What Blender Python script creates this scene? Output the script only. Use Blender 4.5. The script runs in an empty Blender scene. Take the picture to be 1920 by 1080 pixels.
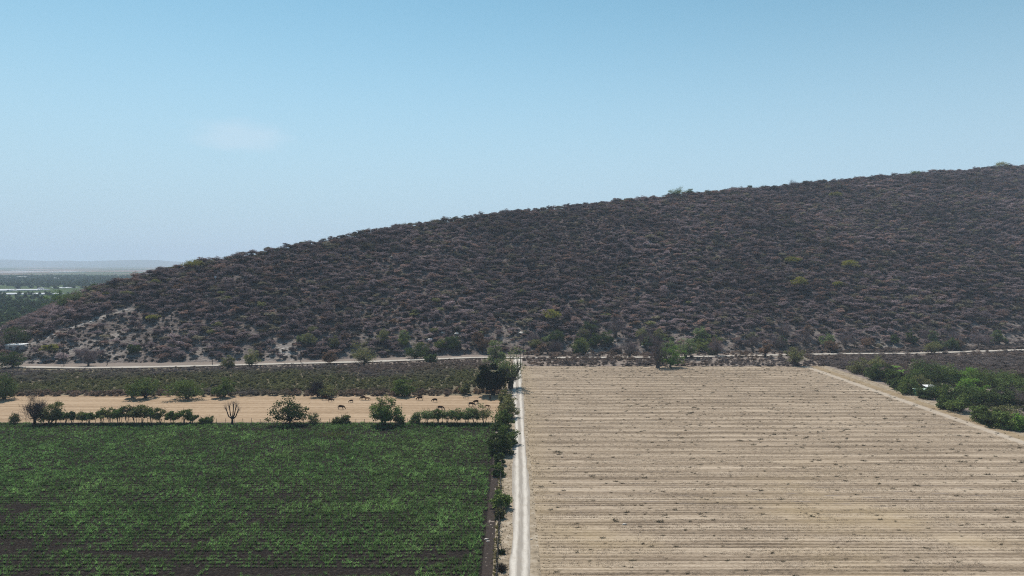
import bpy, math, random
import numpy as np
from mathutils import Vector, Euler

sc = bpy.context.scene
R = math.radians
# ------------------------------------------------------------------ camera
CAM_H, FPX = 55.0, 1350.0                       # eye height, focal length for a 1920 px wide picture
PITCH = math.atan((540 - 494) / FPX)
cam_d = bpy.data.cameras.new('camera')
cam_d.sensor_width = 36.0
cam_d.lens = FPX / 1920 * 36.0
cam_d.clip_start = 0.5
cam_d.clip_end = 60000
cam = bpy.data.objects.new('camera', cam_d)
sc.collection.objects.link(cam)
cam.location = (0, 0, CAM_H)
cam.rotation_euler = (R(90) - PITCH, 0, 0)
sc.camera = cam
# ------------------------------------------------------------------ sky, sun, exposure
SUN_AZ, SUN_EL = R(-24), R(55)                  # azimuth from +Y towards +X
world = bpy.data.worlds.new('World')
sc.world = world
world.use_nodes = True
nt = world.node_tree
bg = nt.nodes['Background']
sky = nt.nodes.new('ShaderNodeTexSky')
sky.sky_type = 'NISHITA'
sky.sun_disc = False
sky.sun_elevation = SUN_EL
sky.sun_rotation = SUN_AZ
sky.altitude = 1200
sky.air_density = 1.0
sky.dust_density = 0.4
sky.ozone_density = 1.6
bg.inputs[1].default_value = 0.095
# a thin wisp of cloud, fixed to a direction of the sky
geo = nt.nodes.new('ShaderNodeTexCoord')
cdir = Vector(((455 - 960) / FPX, 1.0, (494 - 256) / FPX)).normalized()
sub = nt.nodes.new('ShaderNodeVectorMath'); sub.operation = 'SUBTRACT'
sub.inputs[1].default_value = cdir
nt.links.new(geo.outputs['Generated'], sub.inputs[0])
scl = nt.nodes.new('ShaderNodeVectorMath'); scl.operation = 'MULTIPLY'
scl.inputs[1].default_value = (14, 9, 42)
nt.links.new(sub.outputs[0], scl.inputs[0])
wno = nt.nodes.new('ShaderNodeTexNoise'); wno.inputs['Scale'].default_value = 1.3; wno.inputs['Detail'].default_value = 5
nt.links.new(scl.outputs[0], wno.inputs['Vector'])
wad = nt.nodes.new('ShaderNodeVectorMath'); wad.operation = 'MULTIPLY_ADD'
wad.inputs[1].default_value = (1.1, 1.1, 1.1)
nt.links.new(wno.outputs['Color'], wad.inputs[0]); nt.links.new(scl.outputs[0], wad.inputs[2])
wsu = nt.nodes.new('ShaderNodeVectorMath'); wsu.operation = 'SUBTRACT'; wsu.inputs[1].default_value = (.55, .55, .55)
nt.links.new(wad.outputs[0], wsu.inputs[0])
wle = nt.nodes.new('ShaderNodeVectorMath'); wle.operation = 'LENGTH'
nt.links.new(wsu.outputs[0], wle.inputs[0])
wmr = nt.nodes.new('ShaderNodeMapRange'); wmr.interpolation_type = 'SMOOTHERSTEP'
wmr.inputs['From Min'].default_value = 0.1; wmr.inputs['From Max'].default_value = 1.2
wmr.inputs['To Min'].default_value = 0.32; wmr.inputs['To Max'].default_value = 0.0
nt.links.new(wle.outputs['Value'], wmr.inputs['Value'])
wmx = nt.nodes.new('ShaderNodeMix'); wmx.data_type = 'RGBA'
wmx.inputs['B'].default_value = (5.9, 6.7, 7.6, 1)
nt.links.new(wmr.outputs['Result'], wmx.inputs['Factor'])
# the whole sky pales evenly towards the horizon, as dusty air does
sgn = nt.nodes.new('ShaderNodeMix'); sgn.data_type = 'RGBA'; sgn.blend_type = 'MULTIPLY'; sgn.inputs['Factor'].default_value = 1
sgn.inputs['B'].default_value = (.86, 1.17, .98, 1)
nt.links.new(sky.outputs[0], sgn.inputs['A'])
sxyz = nt.nodes.new('ShaderNodeSeparateXYZ'); nt.links.new(geo.outputs['Generated'], sxyz.inputs[0])
sel = nt.nodes.new('ShaderNodeMapRange'); sel.interpolation_type = 'SMOOTHSTEP'
sel.inputs['From Min'].default_value = 0.0; sel.inputs['From Max'].default_value = 0.40
sel.inputs['To Min'].default_value = 0.95; sel.inputs['To Max'].default_value = 0.0
nt.links.new(sxyz.outputs['Z'], sel.inputs['Value'])
spl = nt.nodes.new('ShaderNodeMix'); spl.data_type = 'RGBA'; spl.inputs['B'].default_value = (4.1, 5.3, 6.55, 1)
nt.links.new(sel.outputs['Result'], spl.inputs['Factor']); nt.links.new(sgn.outputs['Result'], spl.inputs['A'])
nt.links.new(spl.outputs['Result'], wmx.inputs['A'])
nt.links.new(wmx.outputs['Result'], bg.inputs[0])

sun_d = bpy.data.lights.new('sun', 'SUN')
sun_d.energy = 4.6
sun_d.angle = R(0.5)
sun_d.color = (1.0, 0.925, 0.84)
sun = bpy.data.objects.new('sun', sun_d)
sc.collection.objects.link(sun)
sdir = Vector((math.sin(SUN_AZ) * math.cos(SUN_EL), math.cos(SUN_AZ) * math.cos(SUN_EL), math.sin(SUN_EL)))
sun.rotation_euler = sdir.to_track_quat('Z', 'Y').to_euler()
sun.location = (0, 0, 500)

sc.view_settings.view_transform = 'Standard'
sc.view_settings.look = 'None'
sc.view_settings.gamma = 1
sc.view_settings.exposure = 0.35
sc.view_settings.use_curve_mapping = False
sc.render.engine = 'CYCLES'
sc.cycles.use_denoising = False
sc.cycles.filter_width = 1.1
sc.cycles.max_bounces = 6
sc.cycles.diffuse_bounces = 2
sc.cycles.transmission_bounces = 3
sc.cycles.transparent_max_bounces = 4
sc.cycles.volume_bounces = 2
sc.cycles.use_adaptive_sampling = False

# ------------------------------------------------------------------ helpers
C = sc.collection
rng = np.random.default_rng(7)
random.seed(7)


def tag(o, label=None, cat=None, group=None, kind=None):
    if label: o['label'] = label
    if cat: o['category'] = cat
    if group: o['group'] = group
    if kind: o['kind'] = kind
    return o


def link(name, mesh, parent=None, loc=None, mats=None):
    o = bpy.data.objects.new(name, mesh)
    C.objects.link(o)
    if parent is not None: o.parent = parent
    if loc is not None: o.location = loc
    if mats and mesh is not None and not len(mesh.materials):
        for m in mats: mesh.materials.append(m)
    return o


def np_mesh(name, V, Q, mats=(), midx=None, smooth=False):
    V = np.asarray(V, dtype=np.float32); Q = np.asarray(Q, dtype=np.int32)
    me = bpy.data.meshes.new(name)
    me.vertices.add(len(V)); me.vertices.foreach_set('co', V.ravel())
    k = Q.shape[1]
    me.loops.add(Q.size); me.loops.foreach_set('vertex_index', Q.ravel())
    me.polygons.add(len(Q))
    me.polygons.foreach_set('loop_start', np.arange(0, Q.size, k, dtype=np.int32))
    me.polygons.foreach_set('loop_total', np.full(len(Q), k, dtype=np.int32))
    for m in mats: me.materials.append(m)
    if midx is not None: me.polygons.foreach_set('material_index', np.asarray(midx, dtype=np.int32))
    if smooth: me.polygons.foreach_set('use_smooth', np.ones(len(Q), dtype=bool))
    me.update(calc_edges=True)
    return me


class MB:                                       # collects quads, with a material slot each
    def __init__(s): s.V = []; s.Q = []; s.M = []; s.n = 0
    def add(s, V, Q, m=0):
        V = np.asarray(V, float); Q = np.asarray(Q, int)
        s.V.append(V); s.Q.append(Q + s.n); s.M.append(np.full(len(Q), m)); s.n += len(V)
        return s
    def box(s, c, h, m=0, rz=0.0):
        sg = np.array([[-1,-1,-1],[1,-1,-1],[1,1,-1],[-1,1,-1],[-1,-1,1],[1,-1,1],[1,1,1],[-1,1,1]], float) * np.asarray(h, float)
        if rz:
            cs, sn = math.cos(rz), math.sin(rz)
            sg = np.stack([sg[:,0]*cs - sg[:,1]*sn, sg[:,0]*sn + sg[:,1]*cs, sg[:,2]], 1)
        return s.add(sg + np.asarray(c, float), [[0,3,2,1],[4,5,6,7],[0,1,5,4],[1,2,6,5],[2,3,7,6],[3,0,4,7]], m)
    def tube(s, pts, rad, sides=5, m=0):
        pts = np.asarray(pts, float); n = len(pts)
        d = np.gradient(pts, axis=0); d /= (np.linalg.norm(d, axis=1, keepdims=True) + 1e-9)
        ref = np.array([0.13, 0.97, 0.21]) if abs(d[0][1]) < .9 else np.array([1.0, 0, 0.1])
        a = np.cross(d, ref); a /= (np.linalg.norm(a, axis=1, keepdims=True) + 1e-9)
        b = np.cross(d, a)
        th = np.arange(sides) * 2 * math.pi / sides
        rad = np.broadcast_to(np.asarray(rad, float), (n,))
        V = pts[:, None, :] + rad[:, None, None] * (a[:, None, :] * np.cos(th)[None, :, None] + b[:, None, :] * np.sin(th)[None, :, None])
        Q = []
        for i in range(n - 1):
            for j in range(sides):
                k = (j + 1) % sides
                Q.append([i*sides + j, i*sides + k, (i+1)*sides + k, (i+1)*sides + j])
        return s.add(V.reshape(-1, 3), Q, m)
    def mesh(s, name, mats=(), smooth=False):
        return np_mesh(name, np.concatenate(s.V), np.concatenate(s.Q), mats, np.concatenate(s.M), smooth)


def unit(v): return v / (np.linalg.norm(v, axis=-1, keepdims=True) + 1e-9)


def add_leaves(mb, r, cen, size, asp=1.7, m=0, flat=0.0):
    """rhombus leaves of random facing around the given centres"""
    n = len(cen)
    nrm = r.normal(size=(n, 3)); nrm[:, 2] += flat * np.sign(nrm[:, 2] + 1e-6); nrm = unit(nrm)
    t = unit(np.cross(nrm, r.normal(size=(n, 3)))); b = np.cross(nrm, t)
    s = (size * r.uniform(.65, 1.35, n))[:, None]
    V = np.stack([cen - t*s*asp*.5, cen + b*s*.5, cen + t*s*asp*.5, cen - b*s*.5], 1).reshape(-1, 3)
    Q = np.arange(4*n).reshape(n, 4)
    mb.add(V, Q, m)


def add_twigs(mb, r, base, dirs, length, width, m=0):
    n = len(base)
    d = unit(dirs); side = unit(np.cross(d, r.normal(size=(n, 3))))
    L = (length * r.uniform(.6, 1.3, n))[:, None]
    tip = base + d*L
    V = np.stack([base - side*width*.5, base + side*width*.5, tip + side*width*.15, tip - side*width*.15], 1).reshape(-1, 3)
    mb.add(V, np.arange(4*n).reshape(n, 4), m)


# ------------------------------------------------------------------ materials
def new_mat(name):
    m = bpy.data.materials.new(name); m.use_nodes = True
    n = m.node_tree.nodes; n.clear()
    out = n.new('ShaderNodeOutputMaterial')
    return m, m.node_tree, out


def N(t, typ, **kw):
    n = t.nodes.new(typ)
    for k, v in kw.items():
        if k in n.inputs: n.inputs[k].default_value = v
        else: setattr(n, k, v)
    return n


def mixc(t, fac, a, b, blend='MIX'):
    n = t.nodes.new('ShaderNodeMix'); n.data_type = 'RGBA'; n.blend_type = blend
    for s, v in (('Factor', fac), ('A', a), ('B', b)):
        if isinstance(v, bpy.types.NodeSocket): t.links.new(v, n.inputs[s])
        elif s == 'Factor': n.inputs[s].default_value = v
        else: n.inputs[s].default_value = (*v, 1) if len(v) == 3 else v
    return n.outputs['Result']


def ramp(t, val, stops):
    n = t.nodes.new('ShaderNodeValToRGB')
    e = n.color_ramp.elements
    while len(e) < len(stops): e.new(0.5)
    for i, (p, c) in enumerate(stops):
        e[i].position = p; e[i].color = (*c, 1) if len(c) == 3 else c
    t.links.new(val, n.inputs[0])
    return n.outputs[0]


def mapr(t, val, a, b, c=0.0, d=1.0):
    n = t.nodes.new('ShaderNodeMapRange')
    n.inputs['From Min'].default_value = a; n.inputs['From Max'].default_value = b
    n.inputs['To Min'].default_value = c; n.inputs['To Max'].default_value = d
    t.links.new(val, n.inputs['Value'])
    return n.outputs['Result']


def noise(t, scale, detail=4, rough=0.6, stretch=(1, 1, 1), coords=None):
    tc = t.nodes.new('ShaderNodeTexCoord')
    mp = t.nodes.new('ShaderNodeMapping'); mp.inputs['Scale'].default_value = stretch
    t.links.new(coords or tc.outputs['Object'], mp.inputs['Vector'])
    n = t.nodes.new('ShaderNodeTexNoise'); n.inputs['Scale'].default_value = scale
    n.inputs['Detail'].default_value = detail; n.inputs['Roughness'].default_value = rough
    t.links.new(mp.outputs[0], n.inputs['Vector'])
    return n.outputs['Fac']


def math_(t, op, a, b=None):
    n = t.nodes.new('ShaderNodeMath'); n.operation = op
    for i, v in enumerate((a, b)):
        if v is None: continue
        if isinstance(v, bpy.types.NodeSocket): t.links.new(v, n.inputs[i])
        else: n.inputs[i].default_value = v
    return n.outputs[0]


def diffuse_out(t, out, col, rough=0.95, bump=None, bstr=0.5, bdist=0.1):
    if rough >= .9:
        p = t.nodes.new('ShaderNodeBsdfDiffuse'); ci = p.inputs['Color']
    else:
        p = t.nodes.new('ShaderNodeBsdfPrincipled'); ci = p.inputs['Base Color']
        p.inputs['Roughness'].default_value = rough; p.inputs['Specular IOR Level'].default_value = 0.15
    if isinstance(col, bpy.types.NodeSocket): t.links.new(col, ci)
    else: ci.default_value = (*col, 1)
    if bump is not None:
        b = t.nodes.new('ShaderNodeBump'); b.inputs['Strength'].default_value = bstr; b.inputs['Distance'].default_value = bdist
        t.links.new(bump, b.inputs['Height']); t.links.new(b.outputs[0], p.inputs['Normal'])
    t.links.new(p.outputs[0], out.inputs['Surface'])
    return p


def leaf_mat(name, col, col2=None, trans=0.3, var=0.45, tint=False):
    """leaf colour that varies from leaf to leaf and from plant to plant"""
    m, t, out = new_mat(name)
    gi = t.nodes.new('ShaderNodeNewGeometry'); oi = t.nodes.new('ShaderNodeObjectInfo')
    base = mixc(t, gi.outputs['Random Per Island'], col, col2 or tuple(c*.6 for c in col))
    if tint:
        at = t.nodes.new('ShaderNodeAttribute'); at.attribute_type = 'INSTANCER'; at.attribute_name = 'tint'
        base = mixc(t, 1.0, base, at.outputs['Color'], 'MULTIPLY')
    br = mapr(t, gi.outputs['Random Per Island'], 0, 1, 1 - var, 1 + var)
    b2 = mapr(t, oi.outputs['Random'], 0, 1, .8, 1.2)
    mul = math_(t, 'MULTIPLY', br, b2)
    vm = t.nodes.new('ShaderNodeVectorMath'); vm.operation = 'SCALE'
    t.links.new(base, vm.inputs[0]); t.links.new(mul, vm.inputs['Scale'])
    d = t.nodes.new('ShaderNodeBsdfDiffuse'); t.links.new(vm.outputs[0], d.inputs['Color'])
    tr = t.nodes.new('ShaderNodeBsdfTranslucent'); t.links.new(vm.outputs[0], tr.inputs['Color'])
    mx = t.nodes.new('ShaderNodeMixShader'); mx.inputs[0].default_value = trans
    t.links.new(d.outputs[0], mx.inputs[1]); t.links.new(tr.outputs[0], mx.inputs[2])
    t.links.new(mx.outputs[0], out.inputs['Surface'])
    return m


def plain_mat(name, col, var=0.25, scale=3.0, rough=0.9, bump=0.0):
    m, t, out = new_mat(name)
    f = noise(t, scale, 5)
    c = mixc(t, f, tuple(x*(1 - var) for x in col), tuple(min(1, x*(1 + var)) for x in col))
    diffuse_out(t, out, c, rough, f if bump else None, bump, 0.05)
    return m


M_bark = plain_mat('bark', (0.085, 0.07, 0.058))
M_bark_grey = plain_mat('bark_grey', (0.16, 0.14, 0.135))
M_bark_dark = plain_mat('bark_dark', (0.03, 0.026, 0.024))
L_mango = leaf_mat('mango_leaf', (0.0099, 0.0187, 0.0066), (0.005, 0.0099, 0.0044), trans=.08)
L_mesq = leaf_mat('mesquite_leaf', (0.228, 0.27, 0.114), (0.156, 0.198, 0.084), trans=.3)
L_green = leaf_mat('green_leaf', (0.156, 0.204, 0.066), (0.102, 0.144, 0.0432), trans=.25)
L_dark = leaf_mat('dark_leaf', (0.0936, 0.126, 0.0432), (0.06, 0.084, 0.0312), trans=.15)
L_bright = leaf_mat('bright_leaf', (0.1723, 0.2785, 0.053), (0.1061, 0.199, 0.0397), trans=.3)
L_olive = leaf_mat('olive_leaf', (0.24, 0.234, 0.096), (0.156, 0.162, 0.0696), trans=.25)
L_lime = leaf_mat('lime_leaf', (0.17, 0.204, 0.0595), (0.1275, 0.153, 0.0425), trans=.35)
L_yellow = leaf_mat('yellow_flower', (0.27, 0.25, 0.045), (0.15, 0.16, 0.04), trans=.3, var=.3)
L_rust = leaf_mat('dry_leaf', (0.2346, 0.1466, 0.0978), (0.1564, 0.1075, 0.0782), trans=.2)
L_grey = leaf_mat('grey_twig', (0.235, 0.182, 0.183), (0.135, 0.103, 0.105), trans=.08)
L_scrub = leaf_mat('scrub_twig', (0.27, 0.215, 0.212), (0.142, 0.112, 0.112), trans=.1, tint=True)
L_tint = leaf_mat('tinted_leaf', (1.0, 1.0, 1.0), (.7, .7, .66), trans=.25, tint=True)

# ------------------------------------------------------------------ terrain
YB_X = [-420, -385, -340, -300, -265, -130, -20, 90, 250, 330, 700, 1100]
YB_Y = [540, 500, 446, 408, 393, 404, 434, 437, 452, 467, 495, 520]
sky_line = [(200, 525), (300, 499), (430, 478), (560, 453), (650, 438), (780, 416), (920, 397), (1060, 383),
            (1180, 369), (1300, 360), (1400, 352), (1500, 343), (1650, 328), (1800, 317), (1920, 309), (2300, 290), (2700, 282)]
RX, RY, RH = [-420, -368, -340], [545, 540, 538], [-6, 0, 22]
for u, v in sky_line:
    s = (494 - v) / FPX; D = 600.0
    for _ in range(30):
        yb = np.interp((u - 960) / FPX * D, YB_X, YB_Y)
        D = (51 + 0.40*yb) / (0.40 - s)
    RX.append((u - 960) / FPX * D); RY.append(D); RH.append(51 + s*D)
RX, RY, RH = map(np.array, (RX, RY, RH))


def gully(x, y): return np.sin(x*.052 + y*.012 + 1.6*np.sin(y*.011 + x*.006)) * (.6 + .4*np.sin(x*.013 + 1))


def undul(x, y):
    return (np.sin(x*.031 + 1.2) * np.sin(y*.027 + .4) * 1.6 + np.sin(x*.083 + y*.02) * np.sin(y*.071 - x*.01 + 2) * .8
            + np.sin(x*.19 + 2*np.sin(y*.05)) * .35 + 2.2*gully(x, y))


def hill_z(x, y):
    x = np.asarray(x, float); y = np.asarray(y, float)
    yb = np.interp(x, YB_X, YB_Y); yr = np.interp(x, RX, RY); hr = np.interp(x, RX, RH)
    t = (y - yb) / (yr - yb)
    tc = np.clip(t, 0, 1)
    S = 0.52*tc**1.35 + 0.48*(1 - (1 - tc)**1.55)
    h = hr*S
    back = np.clip(y - yr, 0, None)
    h = h - back*0.10 - 0.0011*back**2*np.clip(120/(back + 60), 0, 1)
    h = np.where(t < 0, -0.35 + t*2.0, h + undul(x, y)*np.clip(t*4, 0, 1)*np.clip((1.1 - t)*3, .3, 1))
    return h


def ray(u, v):
    a, b = (u - 960) / FPX, -(v - 540) / FPX
    d = np.array([a, math.cos(PITCH) + b*math.sin(PITCH), -math.sin(PITCH) + b*math.cos(PITCH)])
    return d / np.linalg.norm(d)


def P(u, v, z=0.0):
    """point of the level ground seen at a place of the picture"""
    d = ray(u, v); k = (z - CAM_H) / d[2]
    return np.array([d[0]*k, d[1]*k, z])


def PT(u, v):
    """the same on the terrain, hill included"""
    if v > 500 and P(u, v)[1] < 378: return P(u, v)
    d = ray(u, v)
    ks = np.arange(300, 1300, 1.0)
    pts = np.array([0, 0, CAM_H]) + ks[:, None]*d
    g = np.maximum(hill_z(pts[:, 0], pts[:, 1]), 0)
    w = np.where(pts[:, 2] <= g)[0]
    if len(w) == 0:                             # the line of sight clears the crest: stand on the crest below it
        i = int(np.argmin(pts[:, 2] - g)); p = pts[i].copy(); p[2] = g[i]; return p
    p = pts[w[0]].copy(); p[2] = g[w[0]]
    return p


def ground_z(x, y): return float(max(0.0, hill_z(x, y)))


def uv_of(p):
    p = np.asarray(p, float); x, y, z = p[..., 0], p[..., 1], p[..., 2] - CAM_H
    c, s = math.cos(PITCH), math.sin(PITCH)
    dep = y*c - z*s; up = y*s + z*c
    return 960 + FPX*x/dep, 540 - FPX*up/dep


def in_poly(x, y, poly):
    poly = np.asarray(poly); inside = np.zeros(np.shape(x), bool); j = len(poly) - 1
    for i in range(len(poly)):
        xi, yi = poly[i][:2]; xj, yj = poly[j][:2]
        inside ^= ((yi > y) != (yj > y)) & (x < (xj - xi)*(y - yi)/(yj - yi + 1e-12) + xi)
        j = i
    return inside


def vnoise(x, y, scale, seed=0):
    """smooth value noise in 0..1"""
    r = np.random.default_rng(seed); tab = r.random((256, 256))
    X, Y = np.asarray(x)/scale, np.asarray(y)/scale
    xi, yi = np.floor(X).astype(int), np.floor(Y).astype(int); fx, fy = X - xi, Y - yi
    fx, fy = fx*fx*(3 - 2*fx), fy*fy*(3 - 2*fy)
    g = lambda a, b: tab[a % 256, b % 256]
    return (g(xi, yi)*(1 - fx) + g(xi + 1, yi)*fx)*(1 - fy) + (g(xi, yi + 1)*(1 - fx) + g(xi + 1, yi + 1)*fx)*fy


def grid_mesh(name, xs, ys, zf, mats, smooth=True):
    X, Y = np.meshgrid(xs, ys); Z = zf(X, Y)
    V = np.stack([X, Y, Z], -1).reshape(-1, 3)
    nx, ny = len(xs), len(ys)
    i = np.arange(nx*ny).reshape(ny, nx)
    Q = np.stack([i[:-1, :-1], i[:-1, 1:], i[1:, 1:], i[1:, :-1]], -1).reshape(-1, 4)
    return np_mesh(name, V, Q, mats, None, smooth)


spur = [PT(u, v) for u, v in ((45, 650), (125, 618), (213, 587), (330, 575), (345, 630), (270, 676), (150, 688), (60, 686))]
scree = [PT(u, v) for u, v in ((45, 652), (90, 633), (130, 617), (170, 602), (213, 586), (245, 580))]


def seg_dist(x, y, line):
    d = np.full(np.shape(x), 1e9)
    for a, b in zip(line[:-1], line[1:]):
        ax, ay, bx, by = a[0], a[1], b[0], b[1]
        L = (bx-ax)**2 + (by-ay)**2
        t = np.clip(((x-ax)*(bx-ax) + (y-ay)*(by-ay))/L, 0, 1)
        d = np.minimum(d, np.hypot(x-ax-t*(bx-ax), y-ay-t*(by-ay)))
    return d


def bareness(x, y):
    z = hill_z(x, y)
    b = np.clip(1.2 - z/24, 0, 1)*0.8*(vnoise(x, y, 22, 3)*.6 + vnoise(x, y, 9, 4)*.7)
    b += np.clip(vnoise(x, y, 38, 5)*.7 + vnoise(x, y, 13, 6)*.55 - .88, 0, 1)*1.5
    b = np.where(in_poly(x, y, spur), np.maximum(b, .42), b)
    b = np.maximum(b, np.clip(1.25 - seg_dist(x, y, scree)/4.5, 0, 1))
    return np.clip(b, 0, 1)


# ---- ground: one sheet to the horizon
m, t, out = new_mat('ground_soil')
tc = t.nodes.new('ShaderNodeTexCoord'); sep = t.nodes.new('ShaderNodeSeparateXYZ'); t.links.new(tc.outputs['Object'], sep.inputs[0])
vor = t.nodes.new('ShaderNodeTexVoronoi'); vor.inputs['Scale'].default_value = 1/520; vor.distance = 'CHEBYCHEV'
mp = t.nodes.new('ShaderNodeMapping'); mp.inputs['Scale'].default_value = (1, .8, 0); mp.inputs['Rotation'].default_value = (0, 0, .2)
t.links.new(tc.outputs['Object'], mp.inputs[0]); t.links.new(mp.outputs[0], vor.inputs['Vector'])
sepc = t.nodes.new('ShaderNodeSeparateColor'); t.links.new(vor.outputs['Color'], sepc.inputs[0])
far = ramp(t, sepc.outputs[0], [(0, (.05, .08, .035)), (.35, (.07, .09, .05)), (.5, (.16, .12, .10)), (.75, (.22, .17, .145)), (1, (.19, .155, .135))])
near = mixc(t, noise(t, .25, 6), (.14, .115, .10), (.25, .213, .185))
green = mixc(t, noise(t, .02, 5), (.04, .07, .032), (.085, .105, .055))
f1 = math_(t, 'MAXIMUM', mapr(t, sep.outputs[1], 560, 640), mapr(t, sep.outputs[0], -350, -400)); f2 = mapr(t, sep.outputs[1], 2700, 3000)
col = mixc(t, f2, mixc(t, f1, near, green), far)
diffuse_out(t, out, col, .95, noise(t, .8, 6), .6, .3)
M_ground = m
xs = np.concatenate([-np.geomspace(14000, 420, 26), np.arange(-400, 901, 20), np.geomspace(940, 14000, 24)])
ys = np.concatenate([[-3000, -800, -200], np.arange(0, 701, 20), np.geomspace(730, 13500, 34)])
ground = link('ground', grid_mesh('ground', xs, ys, lambda X, Y: np.zeros_like(X), [M_ground]))
tag(ground, kind='structure')

# ---- the hill
m, t, out = new_mat('hill_soil')
at = t.nodes.new('ShaderNodeAttribute'); at.attribute_name = 'bare'
fine = noise(t, .55, 7, .7); big = noise(t, .045, 4)
soil = mixc(t, big, (.085, .069, .064), (.125, .103, .094))
soil = mixc(t, mapr(t, fine, .4, .75), soil, (.16, .135, .12))
pale = mixc(t, fine, (.165, .142, .128), (.31, .277, .25))
bf = math_(t, 'ADD', at.outputs['Fac'], math_(t, 'MULTIPLY', math_(t, 'SUBTRACT', fine, .5), 1.2))
col = mixc(t, mapr(t, bf, .35, .9), soil, pale)
col = mixc(t, mapr(t, bf, .85, 1.15), col, (.42, .39, .36))
vr = t.nodes.new('ShaderNodeTexVoronoi'); vr.inputs['Scale'].default_value = .5
tc = t.nodes.new('ShaderNodeTexCoord'); t.links.new(tc.outputs['Object'], vr.inputs['Vector'])
diffuse_out(t, out, col, .95, math_(t, 'ADD', fine, vr.outputs['Distance']), .9, .6)
M_hill = m
hx = np.arange(-430, 1101, 4.0); hy = np.arange(370, 1261, 4.0)
hill_me = grid_mesh('hill', hx, hy, hill_z, [M_hill])
HX, HY = np.meshgrid(hx, hy)
a = hill_me.attributes.new('bare', 'FLOAT', 'POINT'); a.data.foreach_set('value', bareness(HX, HY).astype(np.float32).ravel())
hill = tag(link('hill', hill_me), kind='structure')

# ---- far mountains in the haze
M_mount = plain_mat('mountain_rock', (.12, .12, .10), scale=.002)
def mount_z(X, Y):
    r = np.clip(1 - abs(Y - 12600)/900, 0, 1)
    prof = 40 + 150*np.exp(-((X + 9200)/1900)**2) + 120*np.exp(-((X + 6400)/1100)**2) + 90*vnoise(X, Y*0, 900, 11) + 160*np.exp(-((X - 6000)/4000)**2)
    return .45*r*prof - 4 + r*14*vnoise(X, Y, 300, 12)
mountains = link('mountains', grid_mesh('mountains', np.arange(-14000, 14001, 140), np.arange(11700, 13501, 150), mount_z, [M_mount]))
tag(mountains, kind='structure')

# ---- fields
def field_sheet(name, x0, x1, y0, y1, z, mat, dx=8, dy=8, zf=None):
    xs = np.linspace(x0, x1, max(2, int(round((x1-x0)/dx)) + 1)); ys = np.linspace(y0, y1, max(2, int(round((y1-y0)/dy)) + 1))
    f = (lambda X, Y: np.full_like(X, z)) if zf is None else zf
    return tag(link(name, grid_mesh(name, xs, ys, f, [mat])), kind='structure')

# stubble: furrows along x, irregular bands of chaff
m, t, out = new_mat('stubble_straw')
rows = noise(t, 1.0, 4, .7, (.03, 1.1, 1)); bits = noise(t, 1.0, 5, .75, (1.1, 3.2, 1)); bands = noise(t, 1.0, 2, .5, (.004, .09, 1))
patch = noise(t, .02, 4, .6); speck = noise(t, 2.2, 3, .7, (1, 1.5, 1))
tc = t.nodes.new('ShaderNodeTexCoord'); sep = t.nodes.new('ShaderNodeSeparateXYZ'); t.links.new(tc.outputs['Object'], sep.inputs[0])
wv = math_(t, 'ADD', math_(t, 'MULTIPLY', sep.outputs[1], 1.01), math_(t, 'MULTIPLY', noise(t, .05, 3, .6, (.3, 1, 1)), 5.0))   # windrows every 6.2 m
wv = math_(t, 'SINE', wv)
w2 = math_(t, 'SINE', math_(t, 'MULTIPLY', sep.outputs[1], 4.19))
s0 = math_(t, 'ADD', math_(t, 'MULTIPLY', bands, .14), math_(t, 'ADD', math_(t, 'MULTIPLY', rows, .42), math_(t, 'MULTIPLY', bits, .44)))
s0 = math_(t, 'ADD', s0, math_(t, 'ADD', math_(t, 'MULTIPLY', wv, .048), math_(t, 'MULTIPLY', w2, .03)))
col = ramp(t, s0, [(.36, (.10, .077, .055)), (.45, (.20, .156, .114)), (.52, (.305, .244, .182)), (.62, (.44, .364, .280))])
yel = math_(t, 'MULTIPLY', mapr(t, patch, .5, .68), mapr(t, sep.outputs[1], 215, 150))
col = mixc(t, math_(t, 'MULTIPLY', yel, .5), col, (.33, .255, .15))
col = mixc(t, math_(t, 'MULTIPLY', mapr(t, sep.outputs[0], 13, 5), .4), col, mixc(t, bits, (.25, .195, .125), (.37, .30, .20)))
ex = math_(t, 'ADD', sep.outputs[0], math_(t, 'MULTIPLY', math_(t, 'SUBTRACT', noise(t, .3, 3), .5), 1.6))
col = mixc(t, math_(t, 'MULTIPLY', mapr(t, ex, 158.2, 159.4), .75), col, mixc(t, bits, (.19, .14, .09), (.32, .25, .15)))
trk = math_(t, 'MULTIPLY', mapr(t, ex, 154.6, 155.6), mapr(t, ex, 158.8, 157.8))
col = mixc(t, math_(t, 'MULTIPLY', trk, .8), col, mixc(t, bits, (.33, .28, .225), (.46, .40, .33)))
col = mixc(t, mapr(t, speck, .62, .72), col, (.11, .085, .065))
diffuse_out(t, out, col, .95, math_(t, 'ADD', bits, rows), .8, .12)
M_stub = m
furrow = lambda X, Y: 0.06 + 0.055*np.sin(Y*2*math.pi/1.5 + .6*np.sin(X*.02)) + .03*np.sin(X*.9 + Y) * (np.sin(Y*4.1) > 0)
field_sheet('stubble_field', 5.2, 163.0, 60, 383, .06, M_stub, 9, .375, furrow)

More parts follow.
